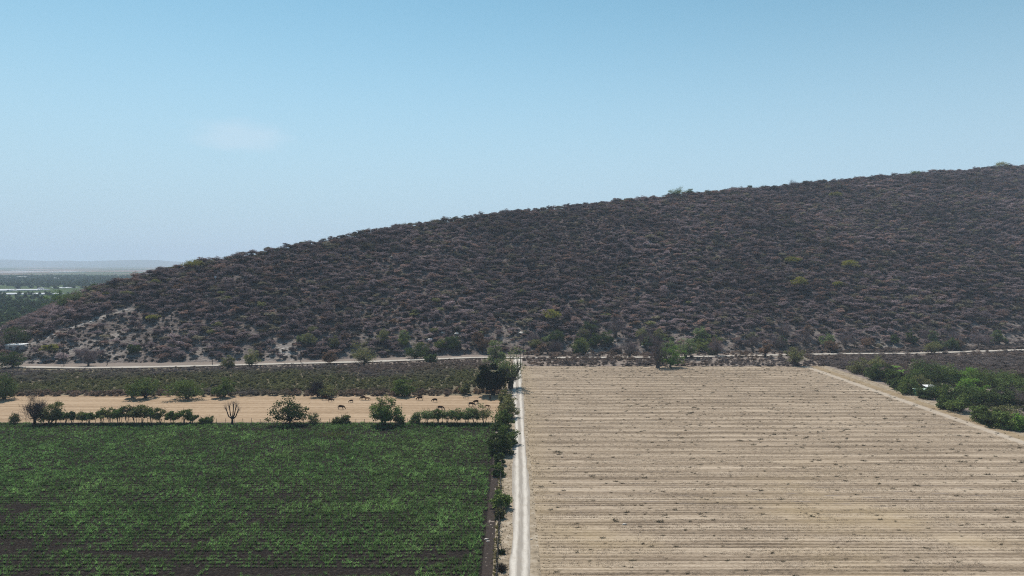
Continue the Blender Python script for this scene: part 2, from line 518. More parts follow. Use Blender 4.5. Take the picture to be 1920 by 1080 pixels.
m, t, out = new_mat('pasture_straw')
bits = noise(t, 1.0, 5, .7, (.5, 1.6, 1)); rows = noise(t, 1.0, 3, .6, (.01, .35, 1))
s0 = math_(t, 'ADD', math_(t, 'MULTIPLY', rows, .5), math_(t, 'MULTIPLY', bits, .5))
col = ramp(t, s0, [(.33, (.16, .108, .07)), (.45, (.275, .198, .13)), (.6, (.39, .295, .205))])
diffuse_out(t, out, col, .95, bits, .6, .1)
M_past = m
field_sheet('pasture', -330, -2.2, 247.5, 298, .05, M_past, 12, .8,
            lambda X, Y: 0.05 + .04*np.sin(Y*2*math.pi/3.0 + .4*np.sin(X*.03)))

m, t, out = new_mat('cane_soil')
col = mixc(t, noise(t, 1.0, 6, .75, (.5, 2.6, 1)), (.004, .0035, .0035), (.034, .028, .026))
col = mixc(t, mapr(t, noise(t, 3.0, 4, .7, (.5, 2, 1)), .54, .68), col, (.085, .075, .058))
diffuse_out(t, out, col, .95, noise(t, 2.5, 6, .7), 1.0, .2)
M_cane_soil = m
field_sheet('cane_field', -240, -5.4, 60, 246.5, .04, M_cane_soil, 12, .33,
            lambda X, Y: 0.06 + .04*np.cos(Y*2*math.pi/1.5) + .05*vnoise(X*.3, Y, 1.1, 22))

m, t, out = new_mat('ditch_clods')
col = mixc(t, noise(t, 1.6, 7, .75), (.016, .0125, .0115), (.085, .07, .062))
diffuse_out(t, out, col, .95, noise(t, 3, 6, .7), 1.0, .25)
M_ditch = m
field_sheet('ditch', -5.4, -3.45, 60, 212, 0, M_ditch, .28, .9,
            lambda X, Y: 0.05 - .035*np.sin((X + 5.4)/1.95*math.pi) + .13*(vnoise(X, Y, .45, 21) - .4))

m, t, out = new_mat('verge_grass')
g = noise(t, .5, 6, .7)
col = ramp(t, g, [(.3, (.12, .10, .078)), (.5, (.27, .22, .16)), (.65, (.36, .31, .245))])
diffuse_out(t, out, col, .95, noise(t, 2, 6), .7, .15)
M_verge = m
field_sheet('verge', -3.45, 5.2, 60, 415, .03, M_verge, 2, 4, lambda X, Y: np.full_like(X, .03) + .02*np.sin(X*3 + Y*.7))
field_sheet('headland', 163.0, 168.5, 60, 386, .03, M_verge, 2, 4, lambda X, Y: np.full_like(X, .04) + .02*np.sin(X*3 + Y*.7))

m, t, out = new_mat('scrub_soil')
g = noise(t, .3, 6, .7)
col = ramp(t, g, [(.3, (.10, .085, .06)), (.5, (.15, .13, .09)), (.68, (.21, .18, .14))])
diffuse_out(t, out, col, .95, noise(t, 1.5, 6), .7, .2)
M_scrub_soil = m
field_sheet('scrubland', -420, -3.4, 298, 378, .03, M_scrub_soil, 30, 20)

# ---- roads
def road(name, line, widths, mat, z, crown=.03, cols=9):
    pts = []
    line = np.array(line, float)
    cols = cols
    seg = np.concatenate([[0], np.cumsum(np.linalg.norm(np.diff(line, axis=0), axis=1))])
    s = np.arange(0, seg[-1], 3.0)
    cx, cy, w = np.interp(s, seg, line[:, 0]), np.interp(s, seg, line[:, 1]), np.interp(s, seg, widths)
    k = np.ones(7)/7
    for a in (cx, cy):
        a[3:-3] = np.convolve(a, k, 'valid')
    d = np.gradient(np.stack([cx, cy], 1), axis=0); d /= np.linalg.norm(d, axis=1, keepdims=True)
    nrm = np.stack([-d[:, 1], d[:, 0]], 1)
    V = []
    for i in range(len(s)):
        for j in range(cols):
            f = j/(cols - 1)*2 - 1
            wob = (.6*float(vnoise(s[i], j*37.0, 7.0, 23)) - .3 + .25*math.sin(s[i]*.05 + j)) * (abs(f) > .95)
            V.append([cx[i] + nrm[i, 0]*(f*w[i]/2 + wob), cy[i] + nrm[i, 1]*(f*w[i]/2 + wob),
                      z + crown*(1 - f*f) - .03*(abs(abs(f) - .5) < .15)])
    idx = np.arange(len(V)).reshape(-1, cols)
    Q = np.stack([idx[:-1, :-1], idx[:-1, 1:], idx[1:, 1:], idx[1:, :-1]], -1).reshape(-1, 4)
    me = np_mesh(name, V, Q, [mat], None, True)
    a = me.attributes.new('across', 'FLOAT', 'POINT')
    a.data.foreach_set('value', np.tile(np.linspace(-1, 1, cols), len(s)).astype(np.float32))
    return tag(link(name, me), kind='structure')

m, t, out = new_mat('dirt_road')
at = t.nodes.new('ShaderNodeAttribute'); at.attribute_name = 'across'
f = math_(t, 'ABSOLUTE', at.outputs['Fac']); f = math_(t, 'ABSOLUTE', math_(t, 'SUBTRACT', f, .52))
n1 = noise(t, 1.0, 6, .7, (1.3, .12, 1)); n2 = noise(t, 2.5, 5, .7)
rut = math_(t, 'ADD', mapr(t, f, .38, .08), math_(t, 'MULTIPLY', math_(t, 'SUBTRACT', n1, .5), 2.2))
col = mixc(t, rut, (.27, .245, .215), (.51, .475, .425))
col = mixc(t, math_(t, 'MULTIPLY', mapr(t, n2, .55, .75), .4), col, (.24, .21, .185))
n3 = noise(t, 6, 3, .7); n4 = noise(t, .35, 4, .6)
col = mixc(t, math_(t, 'MULTIPLY', mapr(t, n3, .5, .7), .38), col, (.22, .20, .18))
col = mixc(t, math_(t, 'MULTIPLY', mapr(t, n4, .5, .7), .35), col, (.30, .26, .21))
diffuse_out(t, out, col, .95, n2, .6, .06)
M_road = m
main_line = [(1.0, 60), (1.2, 127), (1.9, 147), (2.3, 183), (2.5, 243), (2.3, 328), (2.7, 379), (3.2, 418)]
road('dirt_road', main_line, [4.2, 4.1, 3.6, 3.8, 3.6, 4.6, 4.4, 5.0], M_road, .075)
hr = [(-420, 372), (-330, 378)] + [tuple(P(u, v)[:2]) for u, v in ((20, 689), (150, 691), (300, 689), (500, 684), (700, 679), (900, 671), (1000, 672), (1240, 671), (1400, 668), (1600, 664), (1700, 664), (1920, 657))] + [(420, 485), (600, 510)]
hr = [(x, min(y, float(np.interp(x, YB_X, YB_Y)) - 4.5) if x > -280 else y) for x, y in hr]
road('hillside_road', hr, [5.5]*len(hr), M_road, .45)
HILL_ROAD = np.array(hr)

# ------------------------------------------------------------------ plants
def dome_points(r, n, W, z0, z1, inner=.45, top_bias=1.0, lobes=None):
    """clump centres through a lumpy dome"""
    d = unit(r.normal(size=(n, 3))); d[:, 2] = np.abs(d[:, 2])*top_bias - .25; d = unit(d)
    rad = r.uniform(inner, 1, n)
    az = np.arctan2(d[:, 1], d[:, 0]); ph = r.uniform(0, 6.28, 4)
    lump = 1 + .16*np.sin(2*az + ph[0]) + .12*np.sin(3*az + ph[1]) + .10*np.sin(5*az + 3*d[:, 2] + ph[2])
    x = d[:, 0]*rad*lump*W/2; y = d[:, 1]*rad*lump*W/2
    zz = z0 + (z1 - z0)*np.clip((d[:, 2] + .25)/1.25, 0, 1)*rad*(.9 + .1*lump)
    return np.stack([x, y, zz], 1)


def limbs(mb, r, fork, clumps, r0, m=0, every=1, sides=4):
    for c in clumps[::every]:
        mid = fork*.5 + c*.5 + np.array([0, 0, -.10*np.linalg.norm(c - fork)]) + r.normal(size=3)*.12*np.linalg.norm(c-fork)
        pts = [fork, fork*.7 + mid*.3, mid, c]
        mb.tube(pts, [r0*.55, r0*.42, r0*.28, r0*.06], sides, m)


def tree_meshes(seed, H, W, trunk=.3, n_clump=34, leaf=.34, per=80, wood=M_bark, crown_m=L_green, r0=None, stems=1, flat=.35,
                clump_r=.17, inner=.4, lean=0.0, twig=0, twig_len=.9, hang=0.0, top_bias=1.0, twig_w=.09):
    """returns (wood mesh, crown mesh) of one tree"""
    r = np.random.default_rng(seed)
    r0 = r0 or .035*H
    cl = dome_points(r, n_clump, W*.86, H*trunk, H*.94, inner, top_bias)
    cl[:, 0] += lean*cl[:, 2]
    wb = MB()
    fz = H*max(.12, trunk*.8)
    for s in range(stems):
        a = r.uniform(0, 6.28)
        foot = np.array([math.cos(a), math.sin(a), 0])*(.0 if stems == 1 else r.uniform(.15, .5)) * W*.12
        fork = np.array([foot[0]*2.5 + lean*fz, foot[1]*2.5, fz*r.uniform(.8, 1.15)])
        wb.tube([foot - [0, 0, .3], foot*1.2 + [0, 0, fz*.35], fork*.9 + [r.normal()*.05*H*.3, 0, 0], fork],
                [r0*1.35, r0, r0*.85, r0*.7], 6)
        limbs(wb, r, fork, cl[s::stems], r0, 0, 1)
    cb = MB()
    rad = clump_r*W*r.uniform(.6, 1.25, len(cl))
    if per:
        cen = np.repeat(cl, per, 0)
        off = unit(r.normal(size=(len(cen), 3))) * (r.uniform(0, 1, len(cen))**.5)[:, None] * np.repeat(rad, per)[:, None]
        off[:, 2] *= .62
        off[:, 2] -= hang*r.uniform(0, 1, len(cen))
        add_leaves(cb, r, cen + off, leaf, 1.7, 0, flat)
    if twig:
        cen = np.repeat(cl, twig, 0); off = r.normal(size=(len(cen), 3))*np.repeat(rad, twig)[:, None]*.45
        out_d = unit(cen - np.array([0, 0, H*trunk*.6])) + r.normal(size=(len(cen), 3))*.55; out_d[:, 2] += .35
        add_twigs(cb if not per else cb, r, cen + off, out_d, twig_len, twig_w, 1 if per else 0)
    return wb.mesh('wood', [wood], True), cb.mesh('crown', [crown_m] + ([wood] if per else []))


def tree(name, seed, loc, H, W, label, cat='tree', group=None, parts=('trunk', 'crown'), rz=0.0, **kw):
    w, c = tree_meshes(seed, H, W, **kw)
    e = bpy.data.objects.new(name, None); C.objects.link(e)
    e.empty_display_size = .5
    e.location = (float(loc[0]), float(loc[1]), float(loc[2])); e.rotation_euler = (0, 0, rz)
    link(parts[0], w, e); link(parts[1], c, e)
    return tag(e, label, cat, group)


KIND = dict(
    mango=dict(trunk=.28, n_clump=70, leaf=.5, per=110, wood=M_bark_dark, crown_m=L_mango, clump_r=.15, inner=.3, stems=2),
    mesquite=dict(trunk=.22, n_clump=46, leaf=.34, per=75, crown_m=L_mesq, clump_r=.15, inner=.4, stems=2, hang=.8, twig=8),
    leafy=dict(trunk=.2, n_clump=38, leaf=.34, per=80, crown_m=L_green, stems=2, wood=M_bark_dark, twig=6),
    dark=dict(trunk=.15, n_clump=38, leaf=.36, per=85, crown_m=L_dark, stems=2, wood=M_bark_dark),
    bright=dict(trunk=.15, n_clump=36, leaf=.36, per=80, crown_m=L_bright, stems=2),
    olive=dict(trunk=.2, n_clump=34, leaf=.32, per=70, crown_m=L_olive, stems=2, twig=8),
    lime=dict(trunk=.2, n_clump=34, leaf=.32, per=60, crown_m=L_lime, stems=2, twig=8),
    rust=dict(trunk=.3, n_clump=34, leaf=.34, per=70, crown_m=L_rust, stems=1, twig=6, wood=M_bark_dark),
    yellow=dict(trunk=.45, n_clump=34, leaf=.40, per=60, crown_m=L_yellow, stems=1, twig=6, clump_r=.15, flat=1.0, wood=M_bark_grey),
    bare=dict(trunk=.28, n_clump=40, per=0, twig=46, twig_len=1.3, crown_m=L_grey, wood=M_bark, stems=2, twig_w=.07, clump_r=.2),
    bare_dark=dict(trunk=.24, n_clump=46, per=0, twig=60, twig_len=1.2, crown_m=leaf_mat('dark_twig', (.05, .045, .05)), wood=M_bark_dark, stems=2, twig_w=.07, clump_r=.2),
    shrub=dict(trunk=.08, n_clump=22, leaf=.30, per=80, crown_m=L_green, stems=3, clump_r=.2, wood=M_bark, r0=.07, twig=6),
    shrub_dark=dict(trunk=.08, n_clump=22, leaf=.30, per=80, crown_m=L_dark, stems=3, clump_r=.2, wood=M_bark_dark, r0=.07, twig=4),
    shrub_olive=dict(trunk=.08, n_clump=22, leaf=.30, per=60, crown_m=L_olive, stems=3, clump_r=.2, wood=M_bark, r0=.07, twig=14),
    hedge=dict(trunk=.38, n_clump=20, leaf=.28, per=85, crown_m=L_green, stems=4, clump_r=.2, wood=M_bark, r0=.09, twig=8),
    shrub_rust=dict(trunk=.05, n_clump=22, leaf=.28, per=50, crown_m=L_rust, stems=3, clump_r=.2, wood=M_bark, r0=.06, twig=16),
    shrub_grey=dict(trunk=.06, n_clump=26, per=0, twig=46, twig_len=.8, crown_m=L_grey, stems=4, clump_r=.22, wood=M_bark_grey, r0=.06, twig_w=.06),
)
_seed = [100]


def place(name, kind, u, v, wpx, hpx, label, cat='tree', group=None, terrain=True, **over):
    p = PT(u, v) if terrain else P(u, v) + np.array([2.6, 0, 0])
    k = p[1]/FPX*(1 if terrain else .92)
    _seed[0] += 1
    kw = dict(KIND[kind]); kw.update(over)
    parts = ('stems', 'crown') if cat == 'shrub' else ('trunk', 'crown')
    return tree(name, _seed[0], p, hpx*k*1.03, wpx*k*1.08, label, cat, group, parts, **kw)


# big trees by the lane
place('mango_tree', 'mango', 924, 741, 60, 62, 'big near-black dense round tree beside the lane, casting a dark shadow')
place('mesquite_tree', 'mesquite', 957, 728, 66, 92, 'tall feathery pale green tree over the lane behind the black tree')
place('leafy_tree', 'mesquite', 930, 690, 46, 60, 'soft green tree half hidden behind the tall feathery lane tree', leaf=.36)

# trees along the fence of the cane field
place('bare_tree', 'bare_dark', 65, 796, 44, 58, 'dark leafless bristly tree by the fence at far left')
place('leafy_tree', 'olive', 92, 795, 46, 42, 'olive green tree leaning right beside the dark bristly tree', lean=.25)
p = P(435, 796)
e = bpy.data.objects.new('dead_tree', None); C.objects.link(e); e.location = tuple(p)
wb = MB(); wb.tube([[0, 0, -.3], [.1, 0, 1.2], [.15, 0, 2.2]], [.42, .34, .3], 7); link('trunk', wb.mesh('trunk', [M_bark_dark], True), e)
rr_ = np.random.default_rng(5)
for dx, dy, h_ in ((-2.1, .2, 5.6), (-.7, -.4, 6.6), (.5, .5, 7.0), (1.6, -.2, 6.6), (2.1, .6, 5.2)):
    wb = MB(); tp = np.array([dx, dy, h_]); wb.tube([[.15, 0, 1.9], [dx*.55, dy*.5, h_*.5], tp], [.24, .2, .15], 6)
    lm_ = link('limb', wb.mesh('limb', [M_bark_dark], True), e)
    tb = MB(); k_ = 34; dd = rr_.normal(size=(k_, 3))*.45; dd[:, 2] = np.abs(dd[:, 2]) + .5
    add_twigs(tb, rr_, tp + rr_.normal(size=(k_, 3))*np.array([.2, .2, .5]) - [0, 0, .3], dd, 1.5, .06)
    link('twigs', tb.mesh('twigs', [KIND['bare_dark']['crown_m']]), lm_)
tag(e, 'small pollarded dead tree with stubby upright limbs by the fence', 'tree')
place('leafy_tree', 'leafy', 543, 796, 68, 58, 'dark green flat-crowned tree with one trunk by the cane field fence', stems=1, n_clump=40, crown_m=L_dark)
place('leafy_tree', 'leafy', 722, 798, 54, 62, 'tall dark green tree with airy top in the middle of the fence line', stems=1, n_clump=44)
place('olive_tree', 'olive', 716, 797, 40, 66, 'thin pale olive tree rising behind the tall fence-line tree', per=34, stems=1)
place('small_tree', 'olive', 28, 795, 20, 22, 'tiny sparse yellowish tree near the left end of the fence', per=16, stems=1)

# hedge shrubs along the same fence
ORD = ['first', 'second', 'third', 'fourth', 'fifth', 'sixth', 'seventh', 'eighth', 'ninth', 'tenth', 'eleventh', 'twelfth', 'thirteenth', 'fourteenth', 'fifteenth', 'sixteenth',
       'seventeenth', 'eighteenth', 'nineteenth', 'twentieth', 'twenty-first', 'twenty-second', 'twenty-third', 'twenty-fourth', 'twenty-fifth', 'twenty-sixth']
for i, (u, w, h) in enumerate(((105, 26, 26), (122, 24, 26), (136, 24, 28), (152, 26, 26), (168, 22, 24), (190, 26, 32), (206, 28, 34), (222, 28, 36),
                (238, 28, 38), (266, 38, 42), (284, 28, 36), (300, 26, 32), (322, 24, 26), (345, 30, 30), (361, 20, 22))):
    place('hedge_shrub', 'hedge', u, 795, w, h, 'green hedge shrub, %s from the left in the row left of the dead tree' % ORD[i], 'shrub', 'hedge shrubs left of the dead tree', crown_m=random.choice([L_green, L_dark, L_olive]))
place('hedge_shrub', 'hedge', 388, 794, 24, 18, 'small lone round shrub just left of the pollarded dead tree', 'shrub', trunk=.15)
place('hedge_shrub', 'hedge', 254, 795, 34, 40, 'tallest dark clump in the left hedge row', 'shrub', crown_m=L_dark)
place('thin_shrub', 'shrub_olive', 588, 795, 20, 24, 'thin sparse olive shrub right of the flat-crowned fence tree', 'shrub', per=24)
place('box_shrub', 'shrub_olive', 630, 795, 22, 16, 'low square olive shrub left of the tall fence tree, left half', 'shrub', per=50)
place('box_shrub', 'shrub_olive', 648, 795, 22, 16, 'low square olive shrub left of the tall fence tree, right half', 'shrub', per=50)
place('shrub', 'shrub', 748, 795, 26, 24, 'small green shrub tucked against the tall fence tree', 'shrub', crown_m=L_olive)
place('shrub', 'shrub_olive', 777, 794, 22, 24, 'olive shrub standing alone left of the right hedge', 'shrub', crown_m=L_mesq)
for i, (u, w, h) in enumerate(((802, 30, 28), (820, 30, 30), (838, 32, 31), (856, 32, 31), (874, 32, 31), (890, 30, 31))):
    place('hedge_shrub', 'hedge', u, 795, w, h, 'green hedge shrub, %s from the left in the tight row beside the lane' % ORD[i], 'shrub', 'right hedge shrubs',
          crown_m=L_mesq if u % 4 else L_green)
place('hedge_shrub', 'hedge', 908, 796, 34, 40, 'taller yellowish leggy shrub ending the hedge beside the lane', 'shrub', crown_m=L_olive, per=50, twig=16)

# shrubs along the lane
for u, v, w, h, k, lab in (
        (936, 850, 48, 58, 'dark', 'large dark green bush mass hanging over the left edge of the lane'),
        (952, 834, 46, 44, 'leafy', 'bushy green tree leaning over the lane with its shadow on the road'),
        (944, 806, 44, 46, 'leafy', 'green bush at the corner where hedge meets lane'),
        (950, 784, 40, 40, 'olive', 'olive bush on the lane edge above the hedge corner'),
        (951, 766, 30, 34, 'olive', 'pale olive bush beside the lane at the pasture corner'),
        (945, 752, 26, 22, 'olive', 'small pale bush right under the black round tree')):
    place('roadside_bush', k, u, v, w, h, lab, 'shrub', trunk=.06, stems=3)
for u, v, w, h, k, lab in (
        (937, 872, 20, 28, 'shrub_dark', 'small dark shrub below the big bushes by the lane'),
        (935, 892, 24, 34, 'shrub', 'narrow green shrub beside the ditch, upper one'),
        (939, 952, 40, 46, 'shrub', 'round bright green shrub standing alone between ditch and lane'),
        (936, 972, 22, 22, 'shrub_olive', 'low yellowish shrub below the round roadside shrub'),
        (939, 1038, 12, 8, 'shrub_dark', 'tiny dark tuft near the leaning fence posts, upper one'),
        (940, 1070, 13, 9, 'shrub_rust', 'tiny brown tuft near the leaning fence posts, lower one')):
    place('roadside_shrub', k, u, v, w, h, lab, 'shrub')

# trees at the back of the pasture
for u, v, w, h, k, lab in (
        (8, 749, 56, 50, 'dark', 'dark green tree at the left frame edge behind the pasture'),
        (271, 747, 52, 50, 'leafy', 'rounded green tree behind the pasture, tallest left of centre'),
        (248, 746, 24, 36, 'olive', 'slim olive tree leaning on the rounded pasture-edge tree'),
        (349, 748, 64, 46, 'leafy', 'wide low green tree with dark shadow on the pasture edge'),
        (420, 745, 42, 38, 'leafy', 'two-stemmed green tree behind the pasture, right of the wide one'),
        (594, 744, 28, 34, 'bare_dark', 'dark bare forked tree in the thicket edge behind the cattle'),
        (614, 744, 40, 28, 'olive', 'low olive tree beside the dark forked tree'),
        (757, 743, 40, 36, 'leafy', 'green tree at the thicket edge behind the grazing cattle'),
        (873, 740, 22, 26, 'olive', 'small olive tree left of the black round tree')):
    place('pasture_tree', k, u, v, w, h, lab)

# trees along the hillside road, left part
for u, v, w, h, k, lab in (
        (20, 690, 44, 40, 'dark', 'dark tree at left edge above the pale road'),
        (165, 686, 30, 36, 'bare', 'grey leafless tree standing on the bare spur above the road'),
        (252, 664, 24, 22, 'dark', 'small dark green tree on the lower spur slope'),
        (428, 692, 28, 32, 'olive', 'greyish small tree in front of the pale road'),
        (471, 688, 34, 36, 'olive', 'round sparse tree over the pale road, right of the greyish one'),
        (617, 684, 30, 26, 'rust', 'low brown bushy tree beside the pale road'),
        (681, 686, 56, 50, 'olive', 'wide spreading tree with forked trunk over the pale road'),
        (779, 672, 46, 34, 'dark', 'smooth dark green umbrella tree behind the road'),
        (808, 682, 26, 22, 'dark', 'small dark round bush in front of the umbrella tree'),
        (850, 656, 34, 28, 'dark', 'dark bush at the foot of the pale rock outcrop'),
        (826, 656, 26, 22, 'lime', 'yellow-green bush left of the dark rock bush'),
        (905, 660, 26, 30, 'rust', 'reddish dry tree left of the lane end')):
    place('roadside_tree', k, u, v, w, h, lab)
# right part
for u, v, w, h, k, lab in (
        (1045, 645, 32, 26, 'dark', 'dark glossy round tree on the slope right of the lane end'),
        (1028, 644, 24, 18, 'mesquite', 'pale bush touching the dark glossy round tree'),
        (1092, 664, 36, 38, 'lime', 'yellow-green vase-shaped tree on the lower slope'),
        (1106, 626, 30, 28, 'dark', 'dark green tree above the yellow-green vase-shaped tree'),
        (1155, 630, 32, 36, 'bare', 'greyish tree right of the dark green slope tree'),
        (1180, 672, 40, 42, 'bare', 'brownish leafless tree with thick dark trunk by the road'),
        (1233, 690, 36, 66, 'bare', 'tall narrow leafless tree at the far edge of the stubble field'),
        (1256, 689, 46, 54, 'bright', 'bright green round tree at the far edge of the stubble field'),
        (1286, 672, 48, 44, 'mesquite', 'greyish green leaning tree behind the bright green one'),
        (1343, 668, 30, 34, 'bare', 'grey-violet bare tree in the middle of the roadside scrub'),
        (1412, 660, 36, 36, 'bare', 'pale grey spreading bare tree left of the rust column'),
        (1435, 670, 24, 32, 'rust', 'rust-brown columnar tree wrapped in dry vines'),
        (1491, 686, 40, 48, 'olive', 'round-headed olive tree with rusty top over the field corner'),
        (1512, 650, 36, 30, 'bare', 'reddish bare tree behind the round-headed olive tree'),
        (1552, 650, 30, 26, 'mesquite', 'pale green dome tree above the end of the field'),
        (1584, 653, 40, 32, 'bare', 'dark-stemmed bare tree beside the pale road, right part'),
        (1709, 645, 22, 28, 'dark', 'black-green conical tree on the slope above the road'),
        (1749, 664, 36, 30, 'olive', 'dome-shaped olive tree in front of the road at right'),
        (1790, 646, 30, 30, 'bare', 'dark thin bare tree right of the pole'),
        (1838, 650, 40, 28, 'bare', 'low spreading bare tree near the right frame edge'),
        (1095, 640, 26, 24, 'olive', 'low olive bush right of the dark glossy tree'),
        (1212, 652, 26, 30, 'bare', 'thin grey tree between the two bare roadside trees')):
    place('roadside_tree', k, u, v, w, h, lab)

# the belt of small mixed trees at the hill foot
rf = np.random.default_rng(17); fcount = {}
for u in sorted(np.concatenate([rf.uniform(995, 1560, 26), rf.uniform(480, 900, 10), rf.uniform(1590, 1900, 8)])):
    k = str(rf.choice(['olive', 'bare', 'mesquite', 'bare', 'rust', 'lime', 'dark']))
    v = rf.uniform(632, 668) if 995 < u < 1560 else rf.uniform(640, 658)
    word = {'olive': 'dull olive', 'bare': 'leafless grey', 'mesquite': 'pale green', 'rust': 'rusty brown', 'lime': 'yellow-green', 'dark': 'dark green'}[k]
    fcount[k] = fcount.get(k, 0) + 1
    place('foot_tree', k, u, v, rf.uniform(18, 32), rf.uniform(16, 32), 'small %s tree at the hill foot, %s of these from the left' % (word, ORD[fcount[k] - 1]), 'tree', 'small mixed trees at the hill foot')
# yellow flowering trees
for u, v, w, h, lab in (
        (366, 506, 40, 18, 'yellow flowering umbrella tree on the left skyline'), (286, 601, 26, 10, 'low yellow flowering bush on the pale spur'),
        (92, 668, 30, 22, 'yellow flowering tree near the left foot of the spur'), (201, 558, 16, 10, 'small yellow-green tree on the left flank'),
        (1034, 606, 36, 26, 'yellow-green flowering tree on the slope above the lane'), (1568, 372, 26, 12, 'yellow-green crown just below the right ridge'),
        (1593, 508, 34, 20, 'brightest yellow flowering tree on the right mid slope'), (1487, 496, 30, 14, 'faint yellow tree left of the brightest slope tree'),
        (1498, 545, 34, 28, 'yellowish thin tree with visible trunk on the right mid slope'), (1570, 542, 20, 14, 'little yellow tree below the brightest slope tree'),
        (1876, 318, 24, 14, 'yellow-green tree on the ridge top at far right')):
    place('flowering_tree', 'yellow', u, v, w, h, lab, inner=.6, top_bias=1.3)
# skyline trees
for u, v, w, h, k, lab in (
        (1270, 366, 30, 20, 'leafy', 'largest green tree breaking the ridge line'), (1294, 364, 18, 14, 'leafy', 'smaller green tree right of the largest ridge tree'),
        (1405, 356, 14, 11, 'dark', 'dark little tree on the ridge right of centre'), (1487, 348, 16, 11, 'bare', 'bare little tree poking over the ridge'),
        (312, 502, 22, 10, 'dark', 'dark green bush on the left skyline near the yellow tree'), (299, 502, 14, 9, 'bare', 'grey bare bush at the left skyline'),
        (565, 457, 16, 9, 'dark', 'dark tuft on the left-centre ridge'), (1715, 328, 22, 10, 'mesquite', 'pale dome tree on the right ridge'),
        (176, 546, 22, 15, 'leafy', 'round green tree on the left end of the ridge'), (152, 566, 34, 24, 'mesquite', 'grey-green tree at the lower left flank'),
        (105, 578, 44, 36, 'bright', 'bright green tree at the foot of the left flank'), (122, 578, 30, 28, 'leafy', 'green tree beside the bright flank tree'),
        (32, 646, 56, 44, 'dark', 'big dark tree above the grey shed'), (50, 620, 36, 24, 'bare', 'grey tree right above the big dark tree')):
    place('skyline_tree' if v < 520 else 'flank_tree', k, u, v, w, h, lab)

# grove right of the stubble field
grove = [(1582, 690, 44, 22, 'shrub_grey'), (1602, 700, 46, 34, 'olive'), (1632, 712, 44, 36, 'dark'), (1655, 712, 40, 34, 'dark'), (1636, 690, 44, 26, 'olive'),
         (1664, 722, 34, 38, 'dark'), (1690, 738, 48, 36, 'leafy'), (1672, 730, 28, 24, 'dark'), (1706, 716, 46, 32, 'leafy'), (1722, 704, 66, 44, 'dark'),
         (1716, 728, 46, 34, 'olive'), (1748, 722, 66, 42, 'dark'), (1772, 716, 50, 36, 'leafy'), (1724, 746, 44, 30, 'dark'), (1756, 748, 48, 34, 'leafy'),
         (1764, 766, 48, 32, 'dark'), (1784, 772, 50, 40, 'leafy'), (1806, 738, 56, 36, 'bright'), (1806, 716, 60, 36, 'bright'), (1838, 722, 80, 38, 'leafy'),
         (1876, 728, 74, 36, 'leafy'), (1798, 752, 56, 34, 'dark'), (1830, 760, 70, 38, 'dark'), (1862, 760, 60, 38, 'dark'), (1918, 752, 54, 30, 'leafy'),
         (1824, 790, 50, 34, 'leafy'), (1846, 798, 52, 36, 'dark'), (1872, 803, 54, 40, 'leafy'), (1892, 806, 46, 38, 'bright'), (1912, 798, 40, 40, 'shrub_grey'),
         (1936, 796, 50, 44, 'leafy'), (1960, 770, 60, 40, 'dark'), (1866, 785, 60, 30, 'olive')]
gcount = {}
for u, v, w, h, k in sorted(grove):
    gk = k if k in ('bright', 'shrub_grey', 'olive') else 'green'
    gcount[gk] = gcount.get(gk, 0) + 1; od = ORD[gcount[gk] - 1]
    if k == 'bright':
        lab, nm = 'bright yellow-green grove tree, %s of its colour from the left' % od, 'grove_tree'
    elif k == 'shrub_grey':
        lab, nm = 'grey twiggy bush at the grove edge, %s from the left' % od, 'grove_bush'
    elif k == 'olive':
        lab, nm = 'dull olive tree in the grove right of the stubble, %s from the left' % od, 'grove_tree'
    else:
        lab, nm = 'dark green leafy grove tree right of the stubble, %s from the left' % od, 'grove_tree'
    place(nm, k, u, v, w, h, lab, 'tree' if nm == 'grove_tree' else 'shrub', 'grove right of the stubble field', terrain=False, trunk=.08)
place('umbrella_tree', 'bare', 1884, 758, 62, 28, 'pale grey umbrella-shaped tree with one trunk among the grove', terrain=False, trunk=.5, stems=1, flat=1, crown_m=L_grey)


# banana plants: arching fronds
def banana(loc, H, label, seed):
    r = np.random.default_rng(seed)
    e = bpy.data.objects.new('banana_plant', None); C.objects.link(e); e.location = loc
    w = MB(); w.tube([[0, 0, -.2], [.05, 0, H*.3], [0, .05, H*.55]], [.22, .18, .12], 7)
    link('stem', w.mesh('stem', [M_bark], True), e)
    for k in range(9):
        a = k*2*math.pi/9 + r.uniform(-.3, .3); L = H*r.uniform(.45, .65); tilt = r.uniform(.5, 1.1)
        mb = MB(); V = []; n = 7
        for i in range(n):
            f = i/(n-1); rr = L*f*math.sin(tilt)*(1); z = H*.5 + L*f*math.cos(tilt) - .55*L*f*f
            wd = .42*math.sin(math.pi*min(.97, f*.85 + .1))
            cx, cy = rr*math.cos(a), rr*math.sin(a); px, py = -math.sin(a)*wd, math.cos(a)*wd
            V += [[cx - px, cy - py, z - .12*wd], [cx, cy, z], [cx + px, cy + py, z - .12*wd]]
        Q = []
        for i in range(n-1):
            for j in range(2): Q.append([i*3+j, i*3+j+1, i*3+j+4, i*3+j+3])
        mb.add(V, Q); link('frond', mb.mesh('frond', [L_bright], True), e)
    return tag(e, label, 'banana plant')
for i, (u, v, lab) in enumerate(((1680, 706, 'pale green banana plant rising from the dark grove, leftmost'), (1690, 712, 'pale green banana plant rising from the dark grove, right one'))):
    p = P(u, v); banana(tuple(p), 8.0 - i, lab, 50 + i)

